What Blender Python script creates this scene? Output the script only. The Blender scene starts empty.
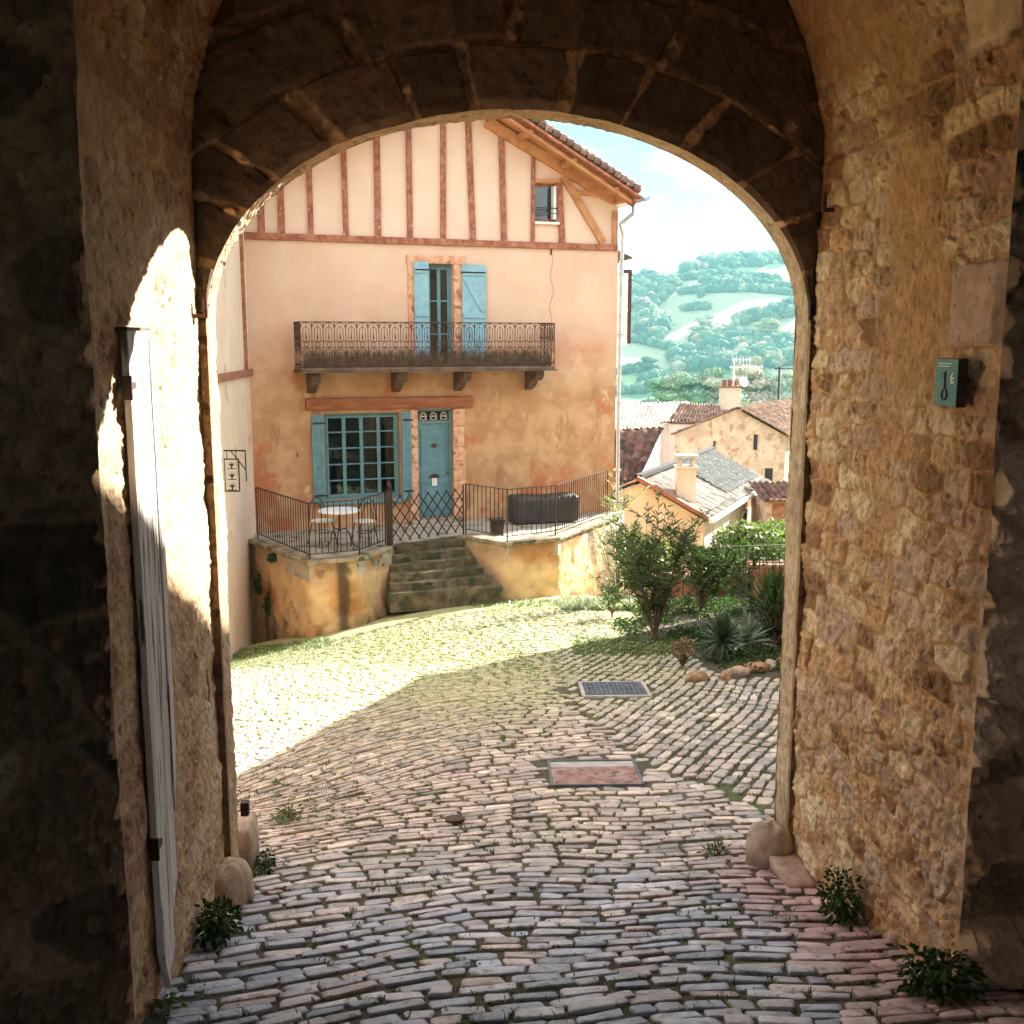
HAZE_D = .00021
SUN_AZ, SUN_EL, SUN_E = 42, 25.3, 4.3
SKY_S = .085
CLOUD_C = (9.6, 9.4, 9.2, 1)
SKY_T = (.235, .33, .33, 1)
CLOUD_LOC = (0, 2, 1.3)
EXPO = 2.98
import bpy, math, random
import numpy as np
from mathutils import Vector, Matrix
PI = math.pi
sc = bpy.context.scene
COL = bpy.context.scene.collection
random.seed(7)
RNG = np.random.default_rng(11)
rnd = random.random
def ru(a, b): return a + (b - a) * random.random()

# ------------------------------------------------------------------ camera maths (eye at z = 0)
PITCH = math.radians(9.3); FPX = 1050.0
CP, SP = math.cos(PITCH), math.sin(PITCH)
def ray(px, py):
    x = (px - 512) / FPX; y = (512 - py) / FPX
    return Vector((x, CP + y * SP, -SP + y * CP))
def at(px, py, Y):
    r = ray(px, py); return r * (Y / r.y)
def atz(px, py, z):
    r = ray(px, py); return r * (z / r.z)

GA = math.radians(5.35)                      # the passage axis is turned left of the view
GDIR = Vector((-math.sin(GA), math.cos(GA), 0)); GSIDE = Vector((math.cos(GA), math.sin(GA), 0))
def g2w(u, v, z): return GSIDE * u + GDIR * v + Vector((0, 0, z))
def sstep(a, b, x):
    t = np.clip((np.asarray(x, float) - a) / (b - a), 0, 1); return t * t * (3 - 2 * t)

# ------------------------------------------------------------------ noise
_perm = np.random.default_rng(5).permutation(4096)
_val = np.random.default_rng(6).random(4096)
def _h(i, j, s):
    return _val[_perm[(_perm[(i + 57 * s) & 4095] + j) & 4095]]
def vnoise(x, y, s=0):
    x = np.asarray(x, float); y = np.asarray(y, float)
    i = np.floor(x).astype(int); j = np.floor(y).astype(int)
    fx = x - i; fy = y - j; fx = fx * fx * (3 - 2 * fx); fy = fy * fy * (3 - 2 * fy)
    a = _h(i, j, s); b = _h(i + 1, j, s); c = _h(i, j + 1, s); d = _h(i + 1, j + 1, s)
    return (a + (b - a) * fx) * (1 - fy) + (c + (d - c) * fx) * fy
def fbm(x, y, o=4, s=0, g=.5):
    r = 0; a = 1; t = 0
    for k in range(o):
        r = r + a * (vnoise(x * 2 ** k + 13 * k, y * 2 ** k + 7 * k, s + k) - .5); t += a; a *= g
    return r / t * 2
def stones(X, Y, a, b, jit=.5, s=0, p=3.0, bias=.12):
    d1 = np.full(X.shape, 9.); d2 = np.full(X.shape, 9.)
    r1 = np.zeros(X.shape); r2 = np.zeros(X.shape); r3 = np.zeros(X.shape)
    j = np.floor(Y / b).astype(int)
    for dj in (-1, 0, 1):
        J = j + dj; off = .5 * (J & 1) + .4 * _h(J, J * 0 + 3, s)
        i = np.floor(X / a - off).astype(int)
        for di in (-1, 0, 1):
            I = i + di
            h1 = _h(I, J, s + 1); h2 = _h(I, J, s + 2); h3 = _h(I, J, s + 3)
            cx = (I + .5 + off + (h1 - .5) * jit) * a; cy = (J + .5 + (h2 - .5) * jit) * b
            d = (np.abs((X - cx) / a) ** p + np.abs((Y - cy) / b) ** p) ** (1 / p) - bias * h3
            m = d < d1
            d2 = np.where(m, d1, np.minimum(d2, d)); d1 = np.where(m, d, d1)
            r1 = np.where(m, h1, r1); r2 = np.where(m, h2, r2); r3 = np.where(m, _h(I, J, s + 4), r3)
    return d2 - d1, r1, r2, r3

# ------------------------------------------------------------------ objects
class _XF(dict):
    def __missing__(s, o):
        while o.parent is not None and o not in s.keys(): o = o.parent
        return dict.get(s, o, Matrix.Identity(4))
XF = _XF()
def link(o, parent=None):
    COL.objects.link(o)
    if parent is not None: o.parent = parent
    return o
def tag(o, label=None, cat=None, group=None, kind=None):
    if label: o['label'] = label
    if cat: o['category'] = cat
    if group: o['group'] = group
    if kind: o['kind'] = kind
    return o
def empty(name, loc=(0, 0, 0), rz=0.0, label=None, cat=None, group=None, kind=None):
    o = bpy.data.objects.new(name, None); COL.objects.link(o)
    o.location = loc; o.rotation_euler = (0, 0, rz); o.empty_display_size = .2
    XF[o] = (Matrix.Translation(Vector(loc)) @ Matrix.Rotation(rz, 4, 'Z')).inverted()
    return tag(o, label, cat, group, kind)
def copy_tree(o, parent=None):
    c = o.copy(); COL.objects.link(c)
    if parent is not None: c.parent = parent
    for ch in list(o.children): copy_tree(ch, c)
    return c

class MB:
    """collects faces; world coordinates by default, local ones when built with local=True"""
    def __init__(s): s.v = []; s.f = []; s.c = []
    def add(s, vs, fs, col=None):
        b = len(s.v); s.v += [tuple(p) for p in vs]; s.f += [tuple(i + b for i in f) for f in fs]
        s.c += [col or (1, 1, 1)] * len(vs); return s
    def hexa(s, p, col=None):     # p: 4 bottom (ccw), 4 top
        return s.add(p, [(3, 2, 1, 0), (4, 5, 6, 7), (0, 1, 5, 4), (1, 2, 6, 5), (2, 3, 7, 6), (3, 0, 4, 7)], col)
    def box(s, x0, x1, y0, y1, z0, z1, col=None):
        return s.hexa([(x0, y0, z0), (x1, y0, z0), (x1, y1, z0), (x0, y1, z0), (x0, y0, z1), (x1, y0, z1), (x1, y1, z1), (x0, y1, z1)], col)
    def bar(s, a, b, w, d, up=(0, 0, 1), col=None):     # box along a->b, w across, d along 'up'
        a = Vector(a); b = Vector(b); t = (b - a).normalized(); up = Vector(up)
        x = t.cross(up)
        if x.length < 1e-4: x = t.cross(Vector((1, 0, 0)))
        x.normalize(); y = x.cross(t)
        x *= w / 2; y *= d / 2
        return s.hexa([a - x - y, a + x - y, b + x - y, b - x - y, a - x + y, a + x + y, b + x + y, b - x + y], col)
    def prism(s, poly, off):      # poly list of 3d points, off vector
        n = len(poly); off = Vector(off)
        v = [Vector(p) for p in poly] + [Vector(p) + off for p in poly]
        return s.add(v, [tuple(range(n - 1, -1, -1)), tuple(range(n, 2 * n))] + [(i, (i + 1) % n, n + (i + 1) % n, n + i) for i in range(n)])
    def tube(s, pts, r, n=6, r2=None, closed=False, col=None):
        pts = [Vector(p) for p in pts]; m = len(pts); b = len(s.v)
        vs = []; prev = None
        for k, p in enumerate(pts):
            if closed: t = pts[(k + 1) % m] - pts[k - 1]
            else: t = pts[min(k + 1, m - 1)] - pts[max(k - 1, 0)]
            t.normalize()
            if prev is None:
                x = t.cross(Vector((0, 0, 1)))
                if x.length < .01: x = t.cross(Vector((0, 1, 0)))
            else: x = prev - t * prev.dot(t)
            x.normalize(); prev = x; y = t.cross(x)
            rr = r if r2 is None else r + (r2 - r) * k / max(m - 1, 1)
            for i in range(n):
                a = 2 * PI * i / n; vs.append(p + x * (rr * math.cos(a)) + y * (rr * math.sin(a)))
        fs = []
        for k in range(m if closed else m - 1):
            k2 = (k + 1) % m
            for i in range(n): fs.append((k * n + i, k * n + (i + 1) % n, k2 * n + (i + 1) % n, k2 * n + i))
        if not closed: fs += [tuple(range(n - 1, -1, -1)), tuple((m - 1) * n + i for i in range(n))]
        return s.add(vs, fs, col)
    def lathe(s, prof, c, n=20):
        c = Vector(c); vs = []; fs = []
        for r, z in prof:
            for i in range(n): a = 2 * PI * i / n; vs.append(c + Vector((r * math.cos(a), r * math.sin(a), z)))
        for k in range(len(prof) - 1):
            for i in range(n): fs.append((k * n + i, k * n + (i + 1) % n, (k + 1) * n + (i + 1) % n, (k + 1) * n + i))
        fs += [tuple(range(n - 1, -1, -1)), tuple((len(prof) - 1) * n + i for i in range(n))]
        return s.add(vs, fs)
    def build(s, name, m, parent=None, local=False, smooth=False, bevel=0, tint=False):
        me = bpy.data.meshes.new(name)
        vs = s.v
        if parent is not None and not local:
            T = XF[parent]; vs = [tuple(T @ Vector(p)) for p in vs]
        me.from_pydata([tuple(p) for p in vs], [], s.f)
        if smooth: me.shade_smooth()
        if tint:
            a = me.attributes.new('tint', 'FLOAT_COLOR', 'POINT')
            a.data.foreach_set('color', np.hstack([np.array(s.c, float), np.ones((len(s.c), 1))]).ravel())
        me.materials.append(m); me.update()
        o = bpy.data.objects.new(name, me); link(o, parent)
        if bevel:
            b = o.modifiers.new('b', 'BEVEL'); b.width = bevel; b.segments = 2; b.limit_method = 'ANGLE'; b.angle_limit = .6
        return o

def np_mesh(name, V, F, m, parent=None, tint=None, smooth=True):
    me = bpy.data.meshes.new(name)
    V = np.ascontiguousarray(V, np.float32); F = np.ascontiguousarray(F, np.int32)
    if parent is not None:
        T = np.array(XF[parent]); V = (V @ T[:3, :3].T + T[:3, 3]).astype(np.float32)
    k = F.shape[1]
    me.vertices.add(len(V)); me.vertices.foreach_set('co', V.ravel())
    me.loops.add(F.size); me.loops.foreach_set('vertex_index', F.ravel())
    me.polygons.add(len(F)); me.polygons.foreach_set('loop_start', np.arange(0, F.size, k, dtype=np.int32))
    me.update(calc_edges=True); me.validate()
    if smooth: me.shade_smooth()
    if tint is not None:
        a = me.attributes.new('tint', 'FLOAT_COLOR', 'POINT')
        a.data.foreach_set('color', np.hstack([tint, np.ones((len(tint), 1))]).astype(np.float32).ravel())
    me.materials.append(m)
    return link(bpy.data.objects.new(name, me), parent)
def grid_faces(n, m, flip=False):
    i = np.arange(n - 1)[:, None] * m + np.arange(m - 1)[None]; i = i.ravel()
    return np.stack([i, i + m, i + m + 1, i + 1] if flip else [i, i + 1, i + m + 1, i + m], 1)
def grid_mesh(name, P, m, parent=None, tint=None, flip=False):
    n, k = P.shape[:2]
    return np_mesh(name, P.reshape(-1, 3), grid_faces(n, k, flip), m, parent, None if tint is None else tint.reshape(-1, 3))

# ------------------------------------------------------------------ materials
def mat(name, c1, c2=None, scale=4., rough=.8, bump=.2, bscale=25., c3=None, s3=1.3, t3=.58, attr=False, metal=0., spec=.4, dist=.02, roughvar=0., stretch=None, build=None):
    m = bpy.data.materials.new(name); m.use_nodes = True
    nt = m.node_tree; N = nt.nodes; L = nt.links; P = N['Principled BSDF']
    tc = N.new('ShaderNodeTexCoord'); vec = tc.outputs['Object']
    if stretch:
        mp = N.new('ShaderNodeMapping'); mp.inputs['Scale'].default_value = stretch; L.new(vec, mp.inputs['Vector']); vec = mp.outputs['Vector']
    def noise(s, d=6, r=.55, v=None):
        n = N.new('ShaderNodeTexNoise'); n.inputs['Scale'].default_value = s; n.inputs['Detail'].default_value = d; n.inputs['Roughness'].default_value = r
        L.new(v or vec, n.inputs['Vector']); return n.outputs['Fac']
    def ramp(v, a, b):
        r = N.new('ShaderNodeMapRange'); r.inputs[1].default_value = a; r.inputs[2].default_value = b; r.interpolation_type = 'SMOOTHSTEP'; L.new(v, r.inputs[0]); return r.outputs[0]
    def mix(f, a, b, mode='MIX'):
        x = N.new('ShaderNodeMix'); x.data_type = 'RGBA'; x.blend_type = mode
        if isinstance(f, float): x.inputs[0].default_value = f
        else: L.new(f, x.inputs[0])
        for q, i in ((a, 6), (b, 7)):
            if isinstance(q, tuple): x.inputs[i].default_value = (*q, 1)
            else: L.new(q, x.inputs[i])
        return x.outputs[2]
    col = mix(ramp(noise(scale), .35, .65), c1, c2 or tuple(.8 * q for q in c1))
    if c3: col = mix(ramp(noise(s3, 5), t3, t3 + .08), col, c3)
    if build: col = build(N, L, tc, noise, ramp, mix, col)
    if attr:
        at_ = N.new('ShaderNodeAttribute'); at_.attribute_name = 'tint'; col = mix(1.0, col, at_.outputs['Color'], 'MULTIPLY')
    L.new(col, P.inputs['Base Color'])
    P.inputs['Roughness'].default_value = rough; P.inputs['Metallic'].default_value = metal
    P.inputs['Specular IOR Level'].default_value = spec
    if roughvar:
        mr = N.new('ShaderNodeMapRange'); mr.inputs[1].default_value = .3; mr.inputs[2].default_value = .7; mr.inputs[3].default_value = rough - roughvar; mr.inputs[4].default_value = rough + roughvar
        L.new(noise(scale * 3), mr.inputs[0]); L.new(mr.outputs[0], P.inputs['Roughness'])
    if bump:
        b = N.new('ShaderNodeBump'); b.inputs['Strength'].default_value = bump; b.inputs['Distance'].default_value = dist
        L.new(noise(bscale, 8, .65), b.inputs['Height']); L.new(b.outputs[0], P.inputs['Normal'])
    return m
def leafmat(name, c1, c2, tr=.35, rough=.45):
    m = mat(name, c1, c2, 3., rough, 0, attr=True, spec=.4)
    nt = m.node_tree; N = nt.nodes; L = nt.links; P = N['Principled BSDF']
    t = N.new('ShaderNodeBsdfTranslucent'); x = N.new('ShaderNodeMixShader'); x.inputs[0].default_value = tr
    src = P.inputs['Base Color'].links[0].from_socket
    g = N.new('ShaderNodeMix'); g.data_type = 'RGBA'; g.blend_type = 'MULTIPLY'; g.inputs[0].default_value = 1; L.new(src, g.inputs[6]); g.inputs[7].default_value = (1.3, 1.5, .7, 1)
    L.new(g.outputs[2], t.inputs['Color']); L.new(P.outputs[0], x.inputs[1]); L.new(t.outputs[0], x.inputs[2])
    L.new(x.outputs[0], N['Material Output'].inputs['Surface'])
    return m

PEACH, OCHRE = (.64, .43, .32), (.60, .30, .13)
def _facade(N, L, tc, noise, ramp, mix, col):
    sep = N.new('ShaderNodeSeparateXYZ'); L.new(tc.outputs['Object'], sep.inputs[0])
    a = N.new('ShaderNodeMath'); a.operation = 'MULTIPLY_ADD'; L.new(noise(.9, 6, .6), a.inputs[0]); a.inputs[1].default_value = 2.6; L.new(sep.outputs['Z'], a.inputs[2])
    up = ramp(a.outputs[0], 3.6, 6.2)                     # the older ochre render low down, the paler one above
    low = mix(ramp(noise(1.7, 7, .65), .40, .62), (.42, .23, .115), (.54, .33, .18))
    mpz = N.new('ShaderNodeMapping'); mpz.inputs['Scale'].default_value = (1.5, 1.5, .42); L.new(tc.outputs['Object'], mpz.inputs['Vector'])
    low = mix(ramp(noise(1.5, 8, .7, mpz.outputs[0]), .55, .66), low, (.34, .17, .085))
    low = mix(ramp(noise(.75, 8, .68), .52, .62), low, (.44, .16, .07))
    low = mix(ramp(noise(2.1, 8, .7), .59, .68), low, (.60, .41, .26))
    c = mix(up, low, col)
    return mix(ramp(noise(9, 8, .7), .66, .74), c, (.55, .34, .2))
m_facade = mat('facade_render', PEACH, (.68, .49, .37), 1.2, .9, .35, 14, build=_facade)
m_panel = mat('panel_render', (.74, .555, .44), (.70, .51, .395), 1.4, .9, .3, 14)
m_neigh = mat('neighbour_render', (.84, .63, .48), (.78, .56, .42), 1.5, .9, .3, 14, c3=(.6, .42, .3), t3=.62)
m_timber = mat('timber_red', (.24, .075, .04), (.40, .16, .09), 9, .85, .5, 30, c3=(.62, .42, .30), s3=22, t3=.60)
m_lintel = mat('lintel_wood', (.22, .075, .035), (.34, .13, .06), 3, .85, .5, 20, stretch=(1, 1, 7))
m_timber2 = mat('timber_pale', (.55, .27, .12), (.42, .18, .08), 5, .85, .5, 25)
m_blue = mat('blue_paint', (.10, .22, .27), (.13, .27, .32), 6, .55, .15, 20)
m_blue2 = mat('pale_blue_paint', (.26, .46, .54), (.20, .38, .47), 6, .6, .15, 20, c3=(.42, .42, .38), s3=11, t3=.66)
m_stonetrim = mat('pink_stone', (.55, .26, .16), (.68, .42, .27), 7, .85, .5, 22, c3=(.36, .12, .07), s3=6, t3=.56)
m_iron = mat('dark_iron', (.022, .018, .016), (.05, .025, .018), 12, .55, .1, 60, metal=.4)
m_rust = mat('rusty_iron', (.12, .055, .03), (.05, .025, .018), 12, .75, .2, 60, metal=.2)
m_zinc = mat('zinc', (.45, .47, .48), (.32, .33, .34), 6, .45, .1, 30, metal=.7)
m_glass = bpy.data.materials.new('window_glass'); m_glass.use_nodes = True
_P = m_glass.node_tree.nodes['Principled BSDF']; _P.inputs['Base Color'].default_value = (.02, .022, .022, 1); _P.inputs['Roughness'].default_value = .06; _P.inputs['Specular IOR Level'].default_value = .6
m_curtain = mat('curtain', (.30, .22, .15), (.20, .14, .10), 8, .9, .1, 20, stretch=(9, 1, 1))
m_dark = mat('dark_inside', (.03, .025, .02), None, 4, .9, 0)
m_cream = mat('cream_metal', (.7, .68, .62), (.6, .58, .52), 4, .4, .05, 20)
m_white = mat('white_metal', (.8, .8, .8), (.7, .7, .7), 4, .35, .05, 20)
m_terr = mat('terrace_render', (.50, .32, .16), (.58, .40, .22), 2.2, .92, .6, 16, c3=(.16, .10, .06), s3=1.6, t3=.57)
m_slab = mat('slab_stone', (.42, .36, .29), (.30, .26, .2), 3, .85, .5, 20, c3=(.10, .11, .05), s3=3, t3=.58)
m_step = mat('mossy_step', (.17, .125, .08), (.07, .06, .03), 5, .95, .7, 24, c3=(.045, .045, .02), s3=4, t3=.55)
m_tile = mat('roof_tile', (.30, .17, .12), (.19, .12, .09), 3.5, .9, .3, 30, c3=(.40, .33, .28), s3=8, t3=.55, attr=True)
m_soil = mat('joint_soil', (.11, .085, .055), (.06, .065, .03), 2.2, .95, .6, 40, c3=(.07, .12, .02), s3=1.1, t3=.5)
m_sett = mat('sett_stone', (.52, .47, .45), (.36, .32, .31), 9, .38, .9, 38, attr=True, spec=.7, roughvar=.14, c3=(.24, .20, .15), s3=16, t3=.57, dist=.018)
m_wall = mat('rubble_stone', (1, 1, 1), (.80, .77, .74), 14, .9, .9, 110, attr=True, spec=.25, dist=.014, c3=(.62, .55, .48), s3=26, t3=.6)
m_conc = mat('concrete', (.45, .42, .38), (.34, .32, .28), 8, .85, .4, 60)
m_plank = mat('worn_white_plank', (.86, .83, .80), (.66, .60, .56), 1.8, .8, .8, 18, c3=(.22, .16, .12), s3=3.0, t3=.56, stretch=(12, 12, .8))
m_teal = mat('teal_enamel', (.035, .22, .21), (.03, .19, .19), 3, .5, 0, spec=.4)
m_zinc2 = mat('worn_grey_iron', (.16, .18, .2), (.10, .11, .12), 9, .65, .2, 60, metal=.2, spec=.3)
m_balc = mat('dark_balcony_stone', (.16, .10, .07), (.09, .06, .045), 5, .85, .5, 25)
m_bark = mat('bark', (.16, .11, .075), (.09, .06, .04), 12, .9, .6, 40)
m_leaf = leafmat('oleander_leaf', (.045, .085, .035), (.08, .13, .05))
m_leaf2 = leafmat('weed_leaf', (.07, .12, .025), (.11, .16, .05), .25)
m_ivy = leafmat('ivy_leaf', (.03, .06, .018), (.05, .09, .03), .2, .75)
m_ivy.node_tree.nodes['Principled BSDF'].inputs['Specular IOR Level'].default_value = .15
m_darkred = mat('dark_shutter_paint', (.05, .018, .012), (.08, .03, .02), 6, .8, .2, 20)
m_bright = leafmat('garden_leaf', (.07, .11, .045), (.11, .15, .065))
m_yucca = leafmat('yucca_leaf', (.05, .08, .045), (.10, .13, .07), .15)
m_silver = leafmat('silver_leaf', (.20, .25, .18), (.32, .35, .25), .2, .7)
m_bract = mat('dark_brown_blade', (.12, .08, .05), (.07, .045, .03), 9, .95, .5, 40)
# ------------------------------------------------------------------ terrain
def sp(x, s): return s * np.logaddexp(0, np.asarray(x, float) / s)
def G(x, y):
    x = np.asarray(x, float); y = np.asarray(y, float)
    v = -.0932 * x + .9956 * y
    vv = np.clip(v, -9, 21)
    z = -1.6 - .268 * vv + .141 * sp(vv - 5.6, .5)
    z = z - .2 * sp(-1.3 - x, .5) * sstep(11, 17, y) * (1 - sstep(25, 60, y)) * (1 - sstep(6, 10, -x))
    z = z - .16 * sp(x - 1.2, .3) * sstep(18, 22, y) * (1 - sstep(6, 9, x))
    # the slope below the garden, the village, the valley and the hill across
    r = y + .25 * np.abs(x - 4)
    z = z - 4.6 * sstep(20.4, 31, r) - 5 * sstep(34, 75, r) - 38 * sstep(70, 430, r)
    f = sstep(560, 1250, y + .1 * x)
    crest = 136 + 9 * np.sin(x * .009 + .4) + 22 * fbm(x / 260., y / 260., 3, 3) - .00035 * (x - 310) ** 2 * (y < 4000)
    z = z + f * np.maximum(crest, 40) + sstep(300, 600, y) * 7 * fbm(x / 120., y / 120., 3, 8)
    z = z - 60 * sstep(1300, 2300, y)
    # hills shut the horizon on the other sides as well
    rr = np.hypot(x, y)
    side = sstep(900, 2200, rr) * (1 - sstep(-200, 500, y))
    return z + side * (110 + 40 * fbm(x / 400., y / 400., 3, 5))
def gz(x, y): return float(G(x, y))
def hit(px, py, far=1800., near=3.):
    r = ray(px, py); r = r / r.y; t = near
    ts = near * (far / near) ** (np.arange(3000) / 2999.)
    z = G(r.x * ts, ts); k = np.argmax(r.z * ts < z)
    if not (r.z * ts < z).any(): return None
    return Vector((r.x * ts[k], ts[k], float(z[k])))

ang = np.concatenate([np.linspace(-180, -40, 60, False), np.linspace(-40, -6, 150, False), np.linspace(-6, 24, 420, False), np.linspace(24, 40, 60, False), np.linspace(40, 180, 61)])
ang = np.radians(ang)
rad = np.concatenate([[0.], .4 * (2700 / .4) ** (np.arange(520) / 519.)])
A_, R_ = np.meshgrid(ang, rad, indexing='ij')
TX = R_ * np.sin(A_); TY = R_ * np.cos(A_)
TZ = G(TX, TY) - .0105 + .008 * sstep(9, 13, TY) * (TY < 21) * (np.abs(TX) < 8)
P_ = np.stack([TX, TY, TZ], -1)
def _terr(N, L, tc, noise, ramp, mix, col):
    g = N.new('ShaderNodeNewGeometry'); sep = N.new('ShaderNodeSeparateXYZ'); L.new(g.outputs['Position'], sep.inputs[0])
    v = N.new('ShaderNodeTexVoronoi'); v.inputs['Scale'].default_value = .0105; v.inputs['Randomness'].default_value = .9
    mp = N.new('ShaderNodeMapping'); mp.inputs['Scale'].default_value = (1, .55, 0); L.new(g.outputs['Position'], mp.inputs['Vector']); L.new(mp.outputs[0], v.inputs['Vector'])
    vs = N.new('ShaderNodeSeparateColor'); L.new(v.outputs['Color'], vs.inputs[0])
    f = mix(ramp(vs.outputs[0], .2, .8), (.10, .20, .09), (.20, .29, .14))
    f = mix(ramp(vs.outputs[1], .72, .74), f, (.27, .29, .19))
    far = ramp(sep.outputs['Y'], 60, 140)
    mid = mix(ramp(noise(.8), .4, .6), (.10, .13, .04), (.18, .17, .09))
    near = ramp(sep.outputs['Y'], 20, 24)
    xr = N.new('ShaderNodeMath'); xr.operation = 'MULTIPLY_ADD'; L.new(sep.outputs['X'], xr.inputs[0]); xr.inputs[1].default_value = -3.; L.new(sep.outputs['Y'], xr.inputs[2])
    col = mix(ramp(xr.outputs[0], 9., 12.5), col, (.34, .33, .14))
    return mix(far, mix(near, col, mid), f)
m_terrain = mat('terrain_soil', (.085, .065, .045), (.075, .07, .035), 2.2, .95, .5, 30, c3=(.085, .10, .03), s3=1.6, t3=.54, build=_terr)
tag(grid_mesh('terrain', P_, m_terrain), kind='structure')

# ------------------------------------------------------------------ setts
def slopeK(v): return .55 + .8 * sstep(5.8, 7.6, v) - .75 * sstep(10.5, 13.5, v)
def cfun(u, v):
    return slopeK(v) * sp(-(u - (-.55 + .75 * sstep(5.5, 8, v))), .45) + .10 * sp(u - 1.2, .3) * sstep(4, 6, v) + .05 * np.sin(u * 1.9 + v * .8) + .035 * np.sin(u * 5.1 - v * 1.9) + .10 * np.sin(u * 1.1 + v * .5) * sstep(6, 9, v)
def _ss(a, b, x):
    t = min(max((x - a) / (b - a), 0.), 1.); return t * t * (3 - 2 * t)
def _sp(x, s):
    x /= s; return s * (x if x > 30 else math.log1p(math.exp(x)) if x > -30 else 0.)
def v_of(u, psi):
    v = psi
    for _ in range(14):
        K_ = .55 + .8 * _ss(5.8, 7.6, v) - .75 * _ss(10.5, 13.5, v)
        c = K_ * _sp(-(u - (-.55 + .75 * _ss(5.5, 8, v))), .45) + .10 * _sp(u - 1.2, .3) * _ss(4, 6, v) + .05 * math.sin(u * 1.9 + v * .8) + .035 * math.sin(u * 5.1 - v * 1.9) + .10 * math.sin(u * 1.1 + v * .5) * _ss(6, 9, v)
        v = .45 * v + .55 * (psi - c)
    return v
def xb(y): return np.interp(y, [6.0, 6.9, 8.1, 10.6, 13.3, 16, 30], [2.6, 1.75, 1.05, .5, .45, 1.6, 3.])
quads = []; kinds = []
def covers():
    c1 = hit(614, 690); c2 = hit(594, 773)
    return [(c1.x, c1.y, .40, .44), (c2.x, c2.y, .40, .42)]
COV = covers()
def free(x, y, m=.0):
    for cx, cy, a, b in COV:
        if abs(x - cx) < a + m and abs(y - cy) < b + m: return False
    return True
def inside(x, y):
    u = x * math.cos(GA) + y * math.sin(GA); v = -x * math.sin(GA) + y * math.cos(GA)
    if v < -4.9: return False
    if v < 3.75: return -2.55 < u < 3.5
    if v < 5.75: return -1.10 < u < 2.2
    if y > 19.6 and x < 2: return False
    if y > 20.3: return False
    if x < -5.2 or x > 4.7 or u > 4.4: return False
    if v > 5.6 and u > 2.1 and v < 6.0: return False
    # the planted bed on the right
    if y > 11.55 and x > 2.15 + .12 * (14 - y) and y < 30: return False
    if y > 14.3 and x > 1.45: return False
    return True
h = .094
for n in range(-40, 190):
    psi = n * h + .016 * math.sin(n * 2.3)
    u = -7 + rnd() * .2
    while u < 6:
        v = v_of(u, psi)
        if v < -5.2 or v > 21.5 or (v < 3 and abs(u) > 4): u += .3; continue
        e = .01
        m = float((v_of(u + e, psi) - v) / e); sq = math.sqrt(1 + m * m)
        wl = ru(.10, .25) * (1.08 if v < 6 else 1)
        u1 = u + wl / sq
        hh = h * ru(.86, 1.0)
        q = []
        for (uu, pp) in ((u, psi), (u1, psi), (u1, psi + hh), (u, psi + hh)):
            vv = float(v_of(uu, psi)); mm = m
            if pp > psi:
                uu = uu - mm * hh / (1 + mm * mm); vv = float(v_of(uu, pp))
            q.append((uu, vv))
        cu = sum(a for a, b in q) / 4; cv = sum(b for a, b in q) / 4
        w = g2w(cu, cv, 0)
        if inside(w.x, w.y) and free(w.x, w.y) and w.x < xb(w.y) + .05 and cv < 21:
            quads.append([(g2w(a, b, 0).x, g2w(a, b, 0).y) for a, b in q]); kinds.append(0)
        u = u1
# second field of setts, laid the other way round on the right of the yard
dB = Vector((.42, .907, 0)); nB = Vector((.907, -.42, 0))
for n in range(-60, 60):
    p = n * .116; t = -2 + rnd() * .2
    while t < 22:
        wl = ru(.13, .27); hh = .116 * ru(.86, 1)
        wob = lambda tt: p + .07 * math.sin(tt * .9 + n * .03) + .02 * math.sin(tt * 2.7 + n * .35) + .0 * tt
        q = []
        for (tt, o) in ((t, 0), (t + wl, 0), (t + wl, hh), (t, hh)):
            w = dB * tt + nB * (wob(tt) + o); q.append((w.x, w.y))
        cx = sum(a for a, b in q) / 4; cy = sum(b for a, b in q) / 4
        if cx > xb(cy) + .10 and cy > 6 and inside(cx, cy) and free(cx, cy): quads.append(q[::-1]); kinds.append(1)
        t += wl
Q = np.array(quads); NQ = len(Q); K = np.array(kinds)
_rq = np.random.default_rng(17); Q = Q + (_rq.random(Q.shape) - .5) * .024 * (1 + .5 * _rq.random((NQ, 1, 1)))
k = 12; th = np.arange(k) / k * 2 * PI + PI / k
ex = np.sign(np.cos(th)) * np.abs(np.cos(th)) ** .27; ey = np.sign(np.sin(th)) * np.abs(np.sin(th)) ** .27
rings = [(1., -.045), (1., -.002), (.96, .0045), (.72, .0065)]
area_c = Q.mean(1)
rg = np.random.default_rng(3)
gap = .0022 + .0045 * rg.random(NQ) + .004 * (K == 1)
V = []; tl = (rg.random((NQ, 2)) - .5) * .09; lift = (rg.random(NQ) - .5) * .011
irr = 1 - (rg.random((NQ, k))) ** 2 * .15
e1 = np.linalg.norm(Q[:, 1] - Q[:, 0], axis=1); e2 = np.linalg.norm(Q[:, 3] - Q[:, 0], axis=1)
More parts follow.
